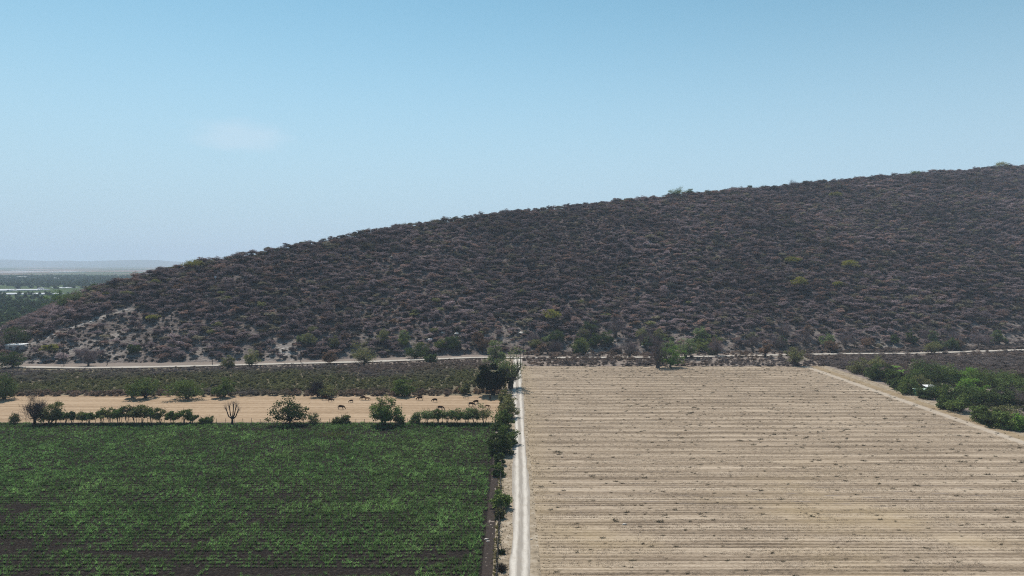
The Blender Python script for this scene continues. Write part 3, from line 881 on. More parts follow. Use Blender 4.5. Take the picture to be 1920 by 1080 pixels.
# ------------------------------------------------------------------ scattered plants (geometry nodes)
def scatter(name, pts, rot, scl, pid, tints, protos, label):
    n = len(pts)
    me = bpy.data.meshes.new(name); me.vertices.add(n); me.vertices.foreach_set('co', np.asarray(pts, np.float32).ravel())
    a = me.attributes.new('rot', 'FLOAT_VECTOR', 'POINT'); a.data.foreach_set('vector', np.asarray(rot, np.float32).ravel())
    a = me.attributes.new('scl', 'FLOAT_VECTOR', 'POINT'); a.data.foreach_set('vector', np.asarray(scl, np.float32).ravel())
    a = me.attributes.new('pid', 'INT', 'POINT'); a.data.foreach_set('value', np.asarray(pid, np.int32))
    a = me.attributes.new('tint', 'FLOAT_COLOR', 'POINT')
    a.data.foreach_set('color', np.concatenate([np.asarray(tints, np.float32), np.ones((n, 1), np.float32)], 1).ravel())
    me.update()
    col = bpy.data.collections.new(name + '_kinds')
    for i, pm in enumerate(protos):
        col.objects.link(bpy.data.objects.new('%s_kind_%02d' % (name, i), pm))
    o = bpy.data.objects.new(name, me); C.objects.link(o)
    ng = bpy.data.node_groups.new(name, 'GeometryNodeTree')
    ng.interface.new_socket('Geometry', in_out='INPUT', socket_type='NodeSocketGeometry')
    ng.interface.new_socket('Geometry', in_out='OUTPUT', socket_type='NodeSocketGeometry')
    gi = ng.nodes.new('NodeGroupInput'); go = ng.nodes.new('NodeGroupOutput')
    ci = ng.nodes.new('GeometryNodeCollectionInfo'); ci.inputs['Collection'].default_value = col
    ci.inputs['Separate Children'].default_value = True; ci.inputs['Reset Children'].default_value = True
    iop = ng.nodes.new('GeometryNodeInstanceOnPoints'); iop.inputs['Pick Instance'].default_value = True
    def na(nm, typ):
        k = ng.nodes.new('GeometryNodeInputNamedAttribute'); k.data_type = typ; k.inputs['Name'].default_value = nm
        return [s for s in k.outputs if s.enabled and s.name == 'Attribute'][0]
    er = ng.nodes.new('FunctionNodeEulerToRotation')
    L = ng.links.new
    L(na('rot', 'FLOAT_VECTOR'), er.inputs[0]); L(er.outputs[0], iop.inputs['Rotation'])
    L(na('scl', 'FLOAT_VECTOR'), iop.inputs['Scale']); L(na('pid', 'INT'), iop.inputs['Instance Index'])
    L(gi.outputs[0], iop.inputs['Points']); L(ci.outputs[0], iop.inputs['Instance']); L(iop.outputs[0], go.inputs[0])
    md = o.modifiers.new('scatter', 'NODES'); md.node_group = ng
    return tag(o, label, None, None, 'stuff')


def scrub_proto(seed, H=3.6, W=5.0, twigs=900, leaves=150, mats=(M_bark_dark, L_scrub), two=False, flat=.55):
    """grey dome-headed scrub: several leaning stems, a wide thin roof of twigs"""
    r = np.random.default_rng(seed)
    n = 16
    cl = dome_points(r, n, W*.9, H*.42, H*.95, .35, 1.0)
    wb = MB(); st = 3
    for s in range(st):
        a = s*2.1 + r.uniform(0, 1); foot = np.array([math.cos(a)*.2, math.sin(a)*.2, -.35]); fork = np.array([math.cos(a)*.5, math.sin(a)*.5, H*.35])
        wb.tube([foot, foot*.5 + fork*.5, fork], [.13, .10, .08], 4, 0)
        for c in cl[s::st]: wb.tube([fork, fork*.5 + c*.5 + r.normal(size=3)*.15, c], [.07, .045, .015], 3, 0)
    cb = wb if not two else MB(); mi = 1 if not two else 0
    k = twigs//n
    cen = np.repeat(cl, k, 0); cen = cen + r.normal(size=cen.shape)*np.array([W*.12, W*.12, H*.06])
    d = r.normal(size=cen.shape)*.8 + unit(cen)*.6; d[:, 2] = np.abs(d[:, 2])*.4
    add_twigs(cb, r, cen, d, .8, .08, mi)
    q = max(1, leaves//n)                       # flat spray added over each branch fan so the crown tops catch sun
    cen = np.repeat(cl, q, 0); a_ = r.uniform(0, 6.28, len(cen)); rr = W*.21*np.sqrt(r.uniform(0, 1, len(cen)))
    cen = cen + np.stack([rr*np.cos(a_), rr*np.sin(a_), H*.11*(1 - (rr/(W*.21))**2) + r.normal(size=len(cen))*H*.025], 1)
    add_leaves(cb, r, cen, .26, 2.2, mi, 2.2)
    if two: return wb.mesh('stems', [mats[0]]), cb.mesh('crown', [mats[1]])
    return wb.mesh('scrub', list(mats))


def leafy_proto(seed, H, W, leaves=900, leaf=.34, mats=(M_bark_dark, L_tint), z0=.12, n=16):
    r = np.random.default_rng(seed)
    cl = dome_points(r, n, W*.85, H*z0, H*.95, .4)
    wb = MB(); f = np.array([0, 0, H*.25]); wb.tube([[0, 0, -.3], f], [.14, .1], 4, 0)
    limbs(wb, r, f, cl, .12, 0, 1, 3)
    cen = np.repeat(cl, leaves//n, 0); cen = cen + r.normal(size=cen.shape)*np.array([W*.11, W*.11, H*.08])
    add_leaves(wb, r, cen, leaf, 1.7, 1, .5)
    return wb.mesh('leafy', list(mats))


def jitter_grid(x0, x1, y0, y1, step, seed):
    r = np.random.default_rng(seed)
    X, Y = np.meshgrid(np.arange(x0, x1, step), np.arange(y0, y1, step))
    p = np.stack([X.ravel(), Y.ravel()], 1); return p + r.uniform(-.48, .48, p.shape)*step, r


# ---- hillside scrub
p, r = jitter_grid(-400, 1000, 385, 1000, 4.0, 31)
z = hill_z(p[:, 0], p[:, 1]); yr_ = np.interp(p[:, 0], RX, RY); yb_ = np.interp(p[:, 0], YB_X, YB_Y)
b = bareness(p[:, 0], p[:, 1])
sp = in_poly(p[:, 0], p[:, 1], spur); sd = seg_dist(p[:, 0], p[:, 1], scree)
keep = (z > .15) & (p[:, 1] < yr_ + 40) & (p[:, 1] > yb_ + 2) & (sd > 3.2)
dens = np.clip(1.12 - b*.95, .08, 1)*np.clip(.45 + z/30 + (p[:, 0] < -60)*.3, .45, 1); gl = gully(p[:, 0], p[:, 1]); dens = np.clip(dens*(1 - .22*gl), 0, 1); dens = np.where(sp, .2, dens)
keep &= r.random(len(p)) < dens
P3 = np.stack([p[:, 0], p[:, 1], z - .05], 1)
U, Vv = uv_of(P3)
keep &= (U > -190) & (U < 2110) & (Vv < 720)
P3 = P3[keep]; U = U[keep]; n = len(P3)
mixn = vnoise(P3[:, 0], P3[:, 1], 40, 41)*.55 + vnoise(P3[:, 0], P3[:, 1], 12, 42)*.45
q = r.random(n)
tint = np.empty((n, 3)); tint[:] = (1.0, .98, 1.0)
tint *= (r.uniform(.65, 1.45, n)*(.72 + .6*vnoise(P3[:, 0], P3[:, 1], 60, 48)))[:, None]
br = (q < .16); tint[br] *= (1.14, .98, .82)
ol = (q > .80) & (mixn > .4); tint[ol] *= (.86, .98, .66)
dk = (q > .52) & (q < .62); tint[dk] *= (.36, .44, .36)
scale = r.uniform(.5, 1.2, n)*(.82 + .36*vnoise(P3[:, 0], P3[:, 1], 30, 43))
scl = np.stack([scale*r.uniform(.9, 1.2, n), scale*r.uniform(.9, 1.2, n), scale*r.uniform(.75, 1.25, n)], 1)
rg = np.abs(P3[:, 1] - np.interp(P3[:, 0], RX, RY)) < 45
scale = np.where(rg & (r.random(n) < .04), scale*r.uniform(1.2, 1.6, n), scale)
scl = np.stack([scale*r.uniform(.9, 1.2, n), scale*r.uniform(.9, 1.2, n), scale*r.uniform(.75, 1.25, n)], 1)
rot = np.stack([r.normal(size=n)*.05, r.normal(size=n)*.05, r.uniform(0, 6.28, n)], 1)
scrub_kinds = [scrub_proto(200 + i, H=r.uniform(3.2, 4.8), W=r.uniform(4.4, 6.6), twigs=int(r.uniform(300, 520)), leaves=int(r.choice([350, 550, 800]))) for i in range(9)]
pid = r.integers(0, 9, n)
size = scale/np.hypot(P3[:, 0], P3[:, 1])*((U > 0) & (U < 1920))
big = np.argsort(-size)[:300]
rest = np.ones(n, bool); rest[big] = False
scatter('hillside_scrub', P3[rest], rot[rest], scl[rest], pid[rest], tint[rest], scrub_kinds,
        'grey leafless dry scrub covering the whole hillside')
ind = [scrub_proto(300 + i, H=3.7, W=5.0, twigs=420, leaves=560, mats=(M_bark_dark, L_grey if i % 3 else (L_rust if i == 3 else L_olive)), two=True) for i in range(8)]
for i in big:
    e = bpy.data.objects.new('scrub_tree', None); C.objects.link(e)
    e.location = P3[i]; e.rotation_euler = rot[i]; e.scale = scl[i]; e.empty_display_size = .3
    k = int(r.integers(0, 8)) if r.random() < .45 else int(r.choice([1, 2, 4, 5, 7]))
    link('stems', ind[k][0], e); link('crown', ind[k][1], e)
    tag(e, 'low dome-headed dry scrub tree on the foot of the hill', 'tree', 'scrub trees on the lower slope')

# tussocks and low understorey on the slope
p, r = jitter_grid(-340, 700, 385, 760, 3.1, 33)
z = hill_z(p[:, 0], p[:, 1]); sp = in_poly(p[:, 0], p[:, 1], spur); b = bareness(p[:, 0], p[:, 1])
keep = (z > .1) & ((sp & (r.random(len(p)) < .75)) | (r.random(len(p)) < .5)) & (p[:, 1] < np.interp(p[:, 0], RX, RY))
P3 = np.stack([p[:, 0], p[:, 1], z - .05], 1)[keep]; n = len(P3)
U, Vv = uv_of(P3); k2 = (U > -150) & (U < 2070); P3 = P3[k2]; n = len(P3)
tuss = [leafy_proto(400 + i, 1.1, 2.3, 260, .26, (M_bark, L_tint), 0.0, 10) for i in range(4)]
tn = np.array([.14, .115, .10])*r.uniform(.5, 1.3, n)[:, None]
s = r.uniform(.5, 1.25, n)
scatter('hillside_tussocks', P3, np.stack([np.zeros(n), np.zeros(n), r.uniform(0, 6.28, n)], 1), np.stack([s, s, s], 1), r.integers(0, 4, n), tn, tuss,
        'low dry tussocks and undergrowth between the hillside scrub')

# ---- thicket between pasture and hill road, scrub behind the stubble field and right of it
def road_y(x): return np.interp(x, HILL_ROAD[:, 0], HILL_ROAD[:, 1])
thick = [leafy_proto(500 + i, 2.6, 3.4, 620, .26, (M_bark, L_tint), .02, 14) for i in range(5)]
twk = [scrub_proto(520 + i, 2.6, 3.6, 500, 200, (M_bark, L_tint)) for i in range(4)]
p, r = jitter_grid(-360, -10, 297.5, 430, 2.1, 35)
dn = road_y(p[:, 0]) - 4.5
keep = p[:, 1] < dn
keep &= ~((p[:, 0] > -26) & (p[:, 1] < 318))
keep &= r.random(len(p)) < np.where(p[:, 1] > dn - 3, .6, .92)
p = p[keep]; n = len(p)
f = (p[:, 1] - 297)/(road_y(p[:, 0]) - 301); nz = vnoise(p[:, 0], p[:, 1], 22, 44)*.6 + vnoise(p[:, 0], p[:, 1], 8, 45)*.4
green_ = np.array([.185, .185, .09]); grey_ = np.array([.195, .165, .158]); rust_ = np.array([.23, .165, .13])
gw = np.clip(1.3 - np.abs(f - .28)*2.6 + (nz - .5)*1.6, 0, 1)
rw = np.where(f < .10, np.clip((nz - .25)*3, 0, 1), np.where(f > .6, .45*(p[:, 0] > -90), 0))
tn = grey_*(1 - gw[:, None]) + green_*gw[:, None]; tn = tn*(1 - rw[:, None]) + rust_*rw[:, None]
tn = tn*r.uniform(.7, 1.25, n)[:, None]
s = r.uniform(.35, .8, n)*np.where(f > .85, .6, 1)
pid = np.where(r.random(n) < gw*.9 + .05, r.integers(0, 5, n), r.integers(5, 9, n))
scatter('thicket', np.stack([p[:, 0], p[:, 1], np.zeros(n)], 1), np.stack([np.zeros(n), np.zeros(n), r.uniform(0, 6.28, n)], 1),
        np.stack([s, s, s*r.uniform(.8, 1.2, n)], 1), pid, tn, thick + twk, 'dense green and grey thicket between pasture and pale hillside road')

p1, r = jitter_grid(8, 175, 384.5, 445, 2.6, 36)
k1 = (r.random(len(p1)) < np.where(p1[:, 1] < 390, .75, np.where(p1[:, 0] < 92, .55, .42))*(.45 + 1.0*vnoise(p1[:, 0], p1[:, 1], 14, 46))) & ((p1[:, 1] < road_y(p1[:, 0]) - 3.0) | (p1[:, 1] > road_y(p1[:, 0]) + 4.5)) & (p1[:, 1] < np.interp(p1[:, 0], YB_X, YB_Y) + 2)
p2, r2 = jitter_grid(172, 420, 230, 470, 2.5, 37)
grove_edge = 171 + np.clip((383 - p2[:, 1])*.02, 0, 9)
k2 = (p2[:, 0] > grove_edge) & (p2[:, 1] < np.interp(p2[:, 0], YB_X, YB_Y) + 2) & ((p2[:, 1] < road_y(p2[:, 0]) - 11) | (p2[:, 1] > road_y(p2[:, 0]) + 4)) & (r2.random(len(p2)) < np.where(p2[:, 1] > 330, .9, .35))
p = np.concatenate([p1[k1], p2[k2]]); n = len(p)
rust_w = np.clip(vnoise(p[:, 0], p[:, 1], 15, 47)*1.5 - .45, 0, 1)*np.where(p[:, 0] < 172, 1, .5)
tn = np.array([.20, .166, .158])*(1 - rust_w[:, None]) + np.array([.24, .17, .13])*rust_w[:, None]
gsel = (p[:, 0] > 172) & (p[:, 1] < 345); tn[gsel] = np.array([.075, .085, .04])
tn = tn*r.uniform(.65, 1.25, n)[:, None]
s = r.uniform(.5, 1.15, n)*np.where(p[:, 0] < 172, np.where(p[:, 0] < 92, .85, .7), .9)
scatter('roadside_scrub', np.stack([p[:, 0], p[:, 1], np.zeros(n)], 1), np.stack([np.zeros(n), np.zeros(n), r.uniform(0, 6.28, n)], 1),
        np.stack([s, s, s*r.uniform(.8, 1.2, n)], 1), np.where(r.random(n) < .35, r.integers(0, 5, n), r.integers(5, 9, n)), tn, thick + twk,
        'dry brown and grey scrub behind and beside the stubble field')

# ---- sugar cane
def cane_proto(seed, blades=16):
    r = np.random.default_rng(seed); mb = MB()
    for b in range(blades):
        a = r.uniform(0, 6.28); L = r.uniform(.7, 1.25); tl = r.uniform(.12, .75); w = r.uniform(.05, .085)
        bx, by = r.normal(size=2)*.11
        V = []; n = 5
        for i in range(n):
            f = i/(n-1); rr = L*f*math.sin(tl) + .30*L*f*f*tl; z = L*f*math.cos(tl) - .38*L*f*f*f*(tl + .3)
            ww = w*(1 - f**2*.9)*.7
            px, py = -math.sin(a)*ww, math.cos(a)*ww
            V += [[bx + rr*math.cos(a) - px, by + rr*math.sin(a) - py, z], [bx + rr*math.cos(a) + px, by + rr*math.sin(a) + py, z]]
        mb.add(V, [[2*i, 2*i+1, 2*i+3, 2*i+2] for i in range(n-1)])
    return mb.mesh('cane', [L_cane])
L_cane = leaf_mat('cane_blade', (1.0, 1.0, 1.0), (.78, .85, .7), trans=.42, var=.45, tint=True)
r = np.random.default_rng(51)
rows_y = np.arange(100, 246, 1.5)
pts = []
for y in rows_y:
    half = y*1.02*.73 + 14
    x = np.arange(-half, -5.9, .66); pts.append(np.stack([x + r.uniform(-.2, .2, len(x)), y + r.normal(size=len(x))*.07], 1))
p = np.concatenate(pts); n = len(p)
nz = .11 + vnoise(p[:, 0], p[:, 1], 26, 61)*.25 + vnoise(p[:, 0]*.5, p[:, 1], 7, 62)*.35 + vnoise(p[:, 0], p[:, 1], 2.6, 63)*.3
near = np.clip((165 - p[:, 1])/50, 0, 1)
streak = vnoise(p[:, 0]*.045, p[:, 1], 1.35, 67)*.6 + vnoise(p[:, 0]*.02, p[:, 1], 4.0, 68)*.4    # rows that came up thin
row_gain = np.random.default_rng(69).normal(size=400)*.055
thr = .215 + near*.02 + .5*np.clip(streak - .5, 0, 1)*(1 + near) + row_gain[((p[:, 1] - 100)/1.5 + .5).astype(int)]*(1 + near)
for yb_, wd in ((141.5, 1.6), (135.5, 1.2), (152, 1.0), (171, 1.4), (196, 1.8)):
    thr = thr + .20*np.exp(-((p[:, 1] - yb_ - .012*p[:, 0])/wd)**2)*np.clip(vnoise(p[:, 0], p[:, 1], 30, 64)*2 - .5, 0, 1)
keep = (nz + r.normal(size=n)*.06 > thr) & (r.random(n) < .97)
p = p[keep]; nz = nz[keep]; near = near[keep]; n = len(p)
hv = np.clip((nz - .25)*1.5, 0, 1)
s = (.5 + .5*hv)*r.uniform(.55, 1.45, n)
v1 = vnoise(p[:, 0], p[:, 1], 16, 65); v2 = vnoise(p[:, 0], p[:, 1], 5, 66)
tn = np.array([.145, .25, .088])*(1 - v1[:, None]*.5) + np.array([.20, .265, .105])*v1[:, None]*.5
tn = tn*(.6 + .7*v2[:, None])*r.uniform(.55, 1.4, n)[:, None]
yl = np.exp(-((p[:, 0] - P(625, 816)[0])/5)**2 - ((p[:, 1] - P(625, 816)[1])/2.5)**2); tn = tn*(1 - .8*yl[:, None]) + np.array([.16, .17, .035])*.8*yl[:, None]
cane_k = [cane_proto(600 + i, 17) for i in range(6)]
scatter('sugar_cane', np.stack([p[:, 0], p[:, 1], np.full(n, .1)], 1), np.stack([np.zeros(n), np.zeros(n), r.uniform(0, 6.28, n)], 1),
        np.stack([s, s, s], 1), r.integers(0, 6, n), tn, cane_k, 'young green sugar cane growing in rows on dark soil')

# ---- straw litter and weeds on the stubble field
def straw_proto(seed):
    r = np.random.default_rng(seed); mb = MB(); k = 15
    b0 = np.stack([r.normal(size=k)*.32, r.normal(size=k)*.10, np.full(k, -.02)], 1); d = r.normal(size=(k, 3)); d[:, 2] = np.abs(d[:, 2])*.9 + .2
    add_twigs(mb, r, b0, d, .26, .035, 0)
    return mb.mesh('straw', [L_straw])
L_straw = leaf_mat('straw_stalk', (1, 1, 1), (.75, .75, .75), trans=.2, var=.4, tint=True)
r = np.random.default_rng(71); pts = []
for y in np.arange(112, 382, .75):
    x1 = min(154.5, y*.73 + 12); step = .62 if y < 200 else 1.0
    x = np.arange(6, x1, step); pts.append(np.stack([x + r.uniform(-.4, .4, len(x)), y + r.normal(size=len(x))*.12], 1))
p = np.concatenate(pts); nz = vnoise(p[:, 0]*.12, p[:, 1], 2.2, 72)*.6 + vnoise(p[:, 0], p[:, 1], 6, 73)*.4
p = p[(nz > .40) & (np.sin(p[:, 1]*1.01 + 2.5) > r.uniform(-1.6, .8, len(p)))]; n = len(p)
tn = np.array([.36, .29, .22])*r.uniform(.4, 1.3, n)[:, None]
scatter('straw_litter', np.stack([p[:, 0], p[:, 1], np.full(n, .07)], 1), np.stack([np.zeros(n), np.zeros(n), r.uniform(-.4, .4, n)], 1),
        np.repeat(r.uniform(.6, 1.3, n)[:, None], 3, 1), r.integers(0, 4, n), tn, [straw_proto(700 + i) for i in range(4)], 'cut straw and chaff lying in rows on the stubble field')

def weed_proto(seed):
    r = np.random.default_rng(seed); mb = MB(); k = 46
    b0 = r.normal(size=(k, 3))*np.array([.28, .18, .0]); d = r.normal(size=(k, 3)); d[:, 2] = np.abs(d[:, 2])*.8 + .3
    add_twigs(mb, r, b0, d, .62, .06, 0)
    return mb.mesh('weed', [L_weed])
L_weed = leaf_mat('weed_stalk', (.135, .115, .075), (.07, .065, .04), trans=.15)
wk = [weed_proto(720 + i) for i in range(5)]
r = np.random.default_rng(75); cand = []
while len(cand) < 300:
    y = 140 + 240*r.random()**.8; x = r.uniform(8, min(160, y*.72))
    if vnoise(np.array([x]), np.array([y]), 30, 76)[0]*.7 + r.random()*.5 > .55: cand.append((x, y))
for x, y in cand:
    o = bpy.data.objects.new('weed_tuft', wk[int(r.integers(0, 5))]); C.objects.link(o)
    s = r.uniform(.45, 1.05); o.location = (x, y, .06); o.scale = (s*r.uniform(.9, 1.9), s, s*.9); o.rotation_euler = (0, 0, r.uniform(-.5, .5))
    tag(o, 'dark dry weed tuft standing in the pale stubble field', 'weed', 'weed tufts on the stubble field')

p, r = jitter_grid(7, 161, 118, 382, 4.2, 78)
p = p[(np.abs(p[:, 0]) < p[:, 1]*.76) & (r.random(len(p)) < .25 + .7*vnoise(p[:, 0], p[:, 1], 24, 79)*(p[:, 0] > 12))]; n = len(p)
s = r.uniform(.25, .75, n)
scatter('weeds', np.stack([p[:, 0], p[:, 1], np.full(n, .06)], 1), np.stack([np.zeros(n), np.zeros(n), r.uniform(-.5, .5, n)], 1),
        np.stack([s*r.uniform(.9, 1.8, n), s, s*.8], 1), r.integers(0, 5, n), np.ones((n, 3)), wk, 'small dry weeds dotted over the stubble field')
# verge grass: dry tufts beside lane, ditch and field track
vg = [weed_proto(740 + i).copy() for i in range(3)]
for me in vg: me.materials.clear(); me.materials.append(L_straw)
r = np.random.default_rng(77)
yy = r.uniform(100, 400, 5200); side = r.random(5200)
x = np.where(side < .35, r.normal(size=5200)*.35 - 3.0, np.where(side < .6, r.uniform(-2.6, 0, 5200), np.where(side < .85, r.uniform(4.6, 7.5, 5200), r.uniform(158, 169, 5200))))
tn = np.where((side < .35)[:, None], np.array([.24, .22, .08]), np.array([.36, .28, .17]))*r.uniform(.5, 1.2, 5200)[:, None]
sc_ = np.where(side < .35, r.uniform(.25, .5, 5200), r.uniform(.12, .3, 5200))
scatter('verge_tufts', np.stack([x, yy, np.full(5200, .04)], 1), np.stack([np.zeros(5200), np.zeros(5200), r.uniform(0, 6.28, 5200)], 1),
        np.repeat(sc_[:, None], 3, 1), r.integers(0, 3, 5200), tn, vg, 'dry yellow grass tufts along lane and field edges')
# tall pale dry grass under the black tree
y_g = [leafy_proto(760, 2.2, 2.4, 500, .3, (M_bark, L_tint), 0, 12)]
gp = np.stack([r.uniform(-25, -4, 60), r.uniform(302, 311, 60)], 1)
scatter('dry_grass', np.concatenate([gp, np.zeros((60, 1))], 1), np.stack([np.zeros(60), np.zeros(60), r.uniform(0, 6.28, 60)], 1),
        np.repeat(r.uniform(.6, 1.1, 60)[:, None], 3, 1), np.zeros(60, int), np.array([.30, .21, .14])*r.uniform(.8, 1.15, 60)[:, None], y_g,
        'pale orange dry grass behind and beside the black round tree')

# ------------------------------------------------------------------ valley beyond the hill
vt = [leafy_proto(800 + i, 8, 9, 700, .8, (M_bark_dark, L_tint), .12, 16) for i in range(4)]
p, r = jitter_grid(-1500, -330, 395, 1290, 13, 81)
k = (hill_z(p[:, 0], p[:, 1]) < 0) & (vnoise(p[:, 0], p[:, 1], 70, 82)*.6 + r.random(len(p))*.5 > np.interp(p[:, 1], [395, 560, 700, 900, 1290], [.3, .2, .28, .42, .60])) & ((p[:, 1] > 540) | (p[:, 0] < -362))
U, _ = uv_of(np.stack([p[:, 0], p[:, 1], p[:, 0]*0], 1)); k &= (U > -250) & (U < 330)
pa = p[k]
p, r = jitter_grid(-2800, -500, 1560, 3000, 22, 83)
U, _ = uv_of(np.stack([p[:, 0], p[:, 1], p[:, 0]*0], 1)); k = (U > -200) & (U < 360) & (r.random(len(p)) < .8) & ((p[:, 1] > 1720) | (r.random(len(p)) < .3))
pb = p[k]; p = np.concatenate([pa, pb]); n = len(p)
tn = np.array([.055, .085, .035])*r.uniform(.6, 1.5, n)[:, None]
s = r.uniform(.6, 1.3, n)*np.where(p[:, 1] > 1500, 1.15, .85)
scatter('valley_woodland', np.stack([p[:, 0], p[:, 1], np.zeros(n)], 1), np.stack([np.zeros(n), np.zeros(n), r.uniform(0, 6.28, n)], 1),
        np.repeat(s[:, None], 3, 1), r.integers(0, 4, n), tn, vt, 'hazy green woodland filling the valley beyond the hill at left')

M_white = plain_mat('white_sheet', (.42, .44, .47), .08, .05, .6)
M_wall = plain_mat('shed_wall', (.30, .29, .285), .15, 1.5)
M_roofw = plain_mat('pale_roof', (.62, .63, .63), .12, .8, .5)
M_dark = plain_mat('dark_opening', (.03, .03, .032))
def greenhouse(u0, u1, v, hpx, depth, label, bays=6):
    a, b_ = P(u0, v), P(u1, v); k = a[1]/FPX; H = hpx*k
    L = abs(b_[0] - a[0])
    e = bpy.data.objects.new('greenhouse', None); C.objects.link(e); e.location = ((a[0] + b_[0])/2, a[1], 0)
    mb = MB(); mb.box((0, depth/2, H*.3), (L/2, depth/2, H*.3)); link('wall', mb.mesh('wall', [M_white]), e)
    for i in range(bays):
        w = depth/bays; y0 = i*w
        V = []; n = 6
        for xx in (-L/2, L/2):
            for j in range(n):
                th = math.pi*j/(n-1); V.append([xx, y0 + w/2 - w/2*math.cos(th), H*.6 + H*.4*math.sin(th)])
        mb = MB(); mb.add(V, [[j, j+1, n+j+1, n+j] for j in range(n-1)]); link('roof_bay', mb.mesh('roof_bay', [M_white], True), e)
    return tag(e, label, 'greenhouse')
greenhouse(-120, 90, 553, 2.2, 45, 'long white greenhouse roof nearest in the valley at left')
greenhouse(-60, 70, 545, 2.0, 40, 'white greenhouse block behind trees in the valley')
greenhouse(-10, 12, 547, 3.5, 30, 'small white greenhouse end at the left frame edge', 3)
greenhouse(96, 126, 540.5, 1.2, 40, 'narrow white greenhouse strip left of the hill flank')
greenhouse(18, 44, 507.5, .7, 350, 'far white greenhouse complex near the horizon, upper one')
greenhouse(-40, 52, 511, .8, 280, 'far white greenhouse complex near the horizon at left')
greenhouse(60, 82, 510.5, .7, 250, 'far white greenhouse near the horizon, second from left')
greenhouse(92, 110, 511, .7, 200, 'far white greenhouse near the horizon, third from left')
greenhouse(116, 128, 510, .6, 200, 'far white greenhouse near the horizon, rightmost')

def house(name, u, v, L, W, H, label, wall=M_white, roof=M_roofw, z=0.0, rz=0.0, cat='building', pos=None):
    p = P(u, v) if pos is None else pos
    e = bpy.data.objects.new(name, None); C.objects.link(e); e.location = tuple(p); e.rotation_euler = (0, 0, rz)
    mb = MB(); mb.box((0, 0, H/2 - .15), (L/2, W/2, H/2 + .15)); link('wall', mb.mesh('wall', [wall]), e)
    mb = MB(); o = .4
    V = [[-L/2-o, -W/2-o, H+.02], [L/2+o, -W/2-o, H+.02], [L/2+o, W/2+o, H+.55], [-L/2-o, W/2+o, H+.55]]
    V += [[x, y, zz + .12] for x, y, zz in V]
    mb.add(V, [[0, 3, 2, 1], [4, 5, 6, 7], [0, 1, 5, 4], [1, 2, 6, 5], [2, 3, 7, 6], [3, 0, 4, 7]]); link('roof', mb.mesh('roof', [roof]), e)
    mb = MB(); mb.box((L*.2, -W/2 - .02, H*.38), (L*.06, .03, H*.38)); link('door', mb.mesh('door', [M_dark]), e)
    mb = MB(); mb.box((-L*.2, -W/2 - .02, H*.55), (L*.07, .03, H*.15)); link('window', mb.mesh('window', [M_dark]), e)
    return tag(e, label, cat)
sp_ = PT(32, 657)
house('shed', 0, 0, 10, 5, 3.0, 'grey shed with pale sloping roof at the left foot of the hill', M_wall, M_roofw, pos=(sp_[0], sp_[1], sp_[2]), cat='shed')
for u, v, L, lab in ((40, 523, 28, 'white building in the far woodland, left one'), (104, 524, 18, 'white building in the far woodland, middle one'),
                     (12, 523, 22, 'white building in the far woodland at the frame edge'), (107, 555, 12, 'small pale building beside the bright flank tree'),
                     (76, 544, 10, 'tiny white hut at the end of the greenhouse block')):
    house('far_building', u, v, L, L*.6, max(4, L*.28), lab)
gp = P(1743, 736)
house('tank_shed', 0, 0, 3.6, 3.0, 2.4, 'white roofed hut hidden in the grove right of the field', M_wall, M_roofw, pos=(gp[0], gp[1], 0), cat='shed')
gp = P(1728, 742)
M_green = plain_mat('green_sheet', (.06, .30, .20), .2, 2, .6)
house('green_hut', 0, 0, 5, 3, 2.2, 'small green sheet-metal hut in front of the white roofed hut', M_green, plain_mat('pale_green_sheet', (.42, .55, .45)), pos=(gp[0], gp[1], 0), cat='shed')

# lattice mast in the valley
mp_ = P(165, 526); e = bpy.data.objects.new('radio_mast', None); C.objects.link(e); e.location = tuple(mp_)
M_steel = plain_mat('steel', (.22, .22, .23), .1, 2, .5)
for k in range(3):
    a = k*2.094; mb = MB(); mb.tube([[1.2*math.cos(a), 1.2*math.sin(a), 0], [.25*math.cos(a), .25*math.sin(a), 26]], [.22, .14], 4); link('mast_leg', mb.mesh('mast_leg', [M_steel]), e)
for k in range(8):
    z = 2 + k*3; q_ = 1.2 - .95*z/26; mb = MB()
    pr = [[q_*math.cos(a), q_*math.sin(a), z] for a in (0, 2.094, 4.189, 6.283)]; mb.tube(pr, .08, 3); link('brace', mb.mesh('brace', [M_steel]), e)
tag(e, 'thin steel lattice mast far off in the hazy valley', 'mast')

# ------------------------------------------------------------------ utility poles, fences, stones, marker
M_pole = plain_mat('pole_wood', (.075, .06, .05))
M_iso = plain_mat('insulator', (.35, .33, .3))
def pole(u, v, hpx, label):
    p = PT(u, v); H = min(14, hpx*p[1]/FPX)
    e = bpy.data.objects.new('utility_pole', None); C.objects.link(e); e.location = tuple(p)
    mb = MB(); mb.tube([[0, 0, -.5], [0, 0, H*.5], [.03, 0, H]], [.2, .17, .12], 8); link('shaft', mb.mesh('shaft', [M_pole], True), e)
    mb = MB(); mb.box((0, -.12, H - .5), (1.1, .06, .08)); link('crossarm', mb.mesh('crossarm', [M_pole]), e)
    for x in (-.95, 0, .95):
        mb = MB(); mb.tube([[x, -.12, H - .42], [x, -.12, H - .2]], [.07, .05], 6); link('insulator', mb.mesh('insulator', [M_iso]), e)
    tag(e, label, 'utility pole')
for a in ((120, 686, 48, 'tall dark utility pole at the left foot of the spur'), (201, 684, 30, 'utility pole right of the lone spur tree'),
          (398, 684, 30, 'utility pole left of the small greyish roadside tree'), (564, 681, 30, 'utility pole between the round tree and the brown bushy tree'),
          (981, 668, 78, 'thin pole rising over the end of the lane'), (1776, 655, 40, 'utility pole above the road at right')): pole(*a)

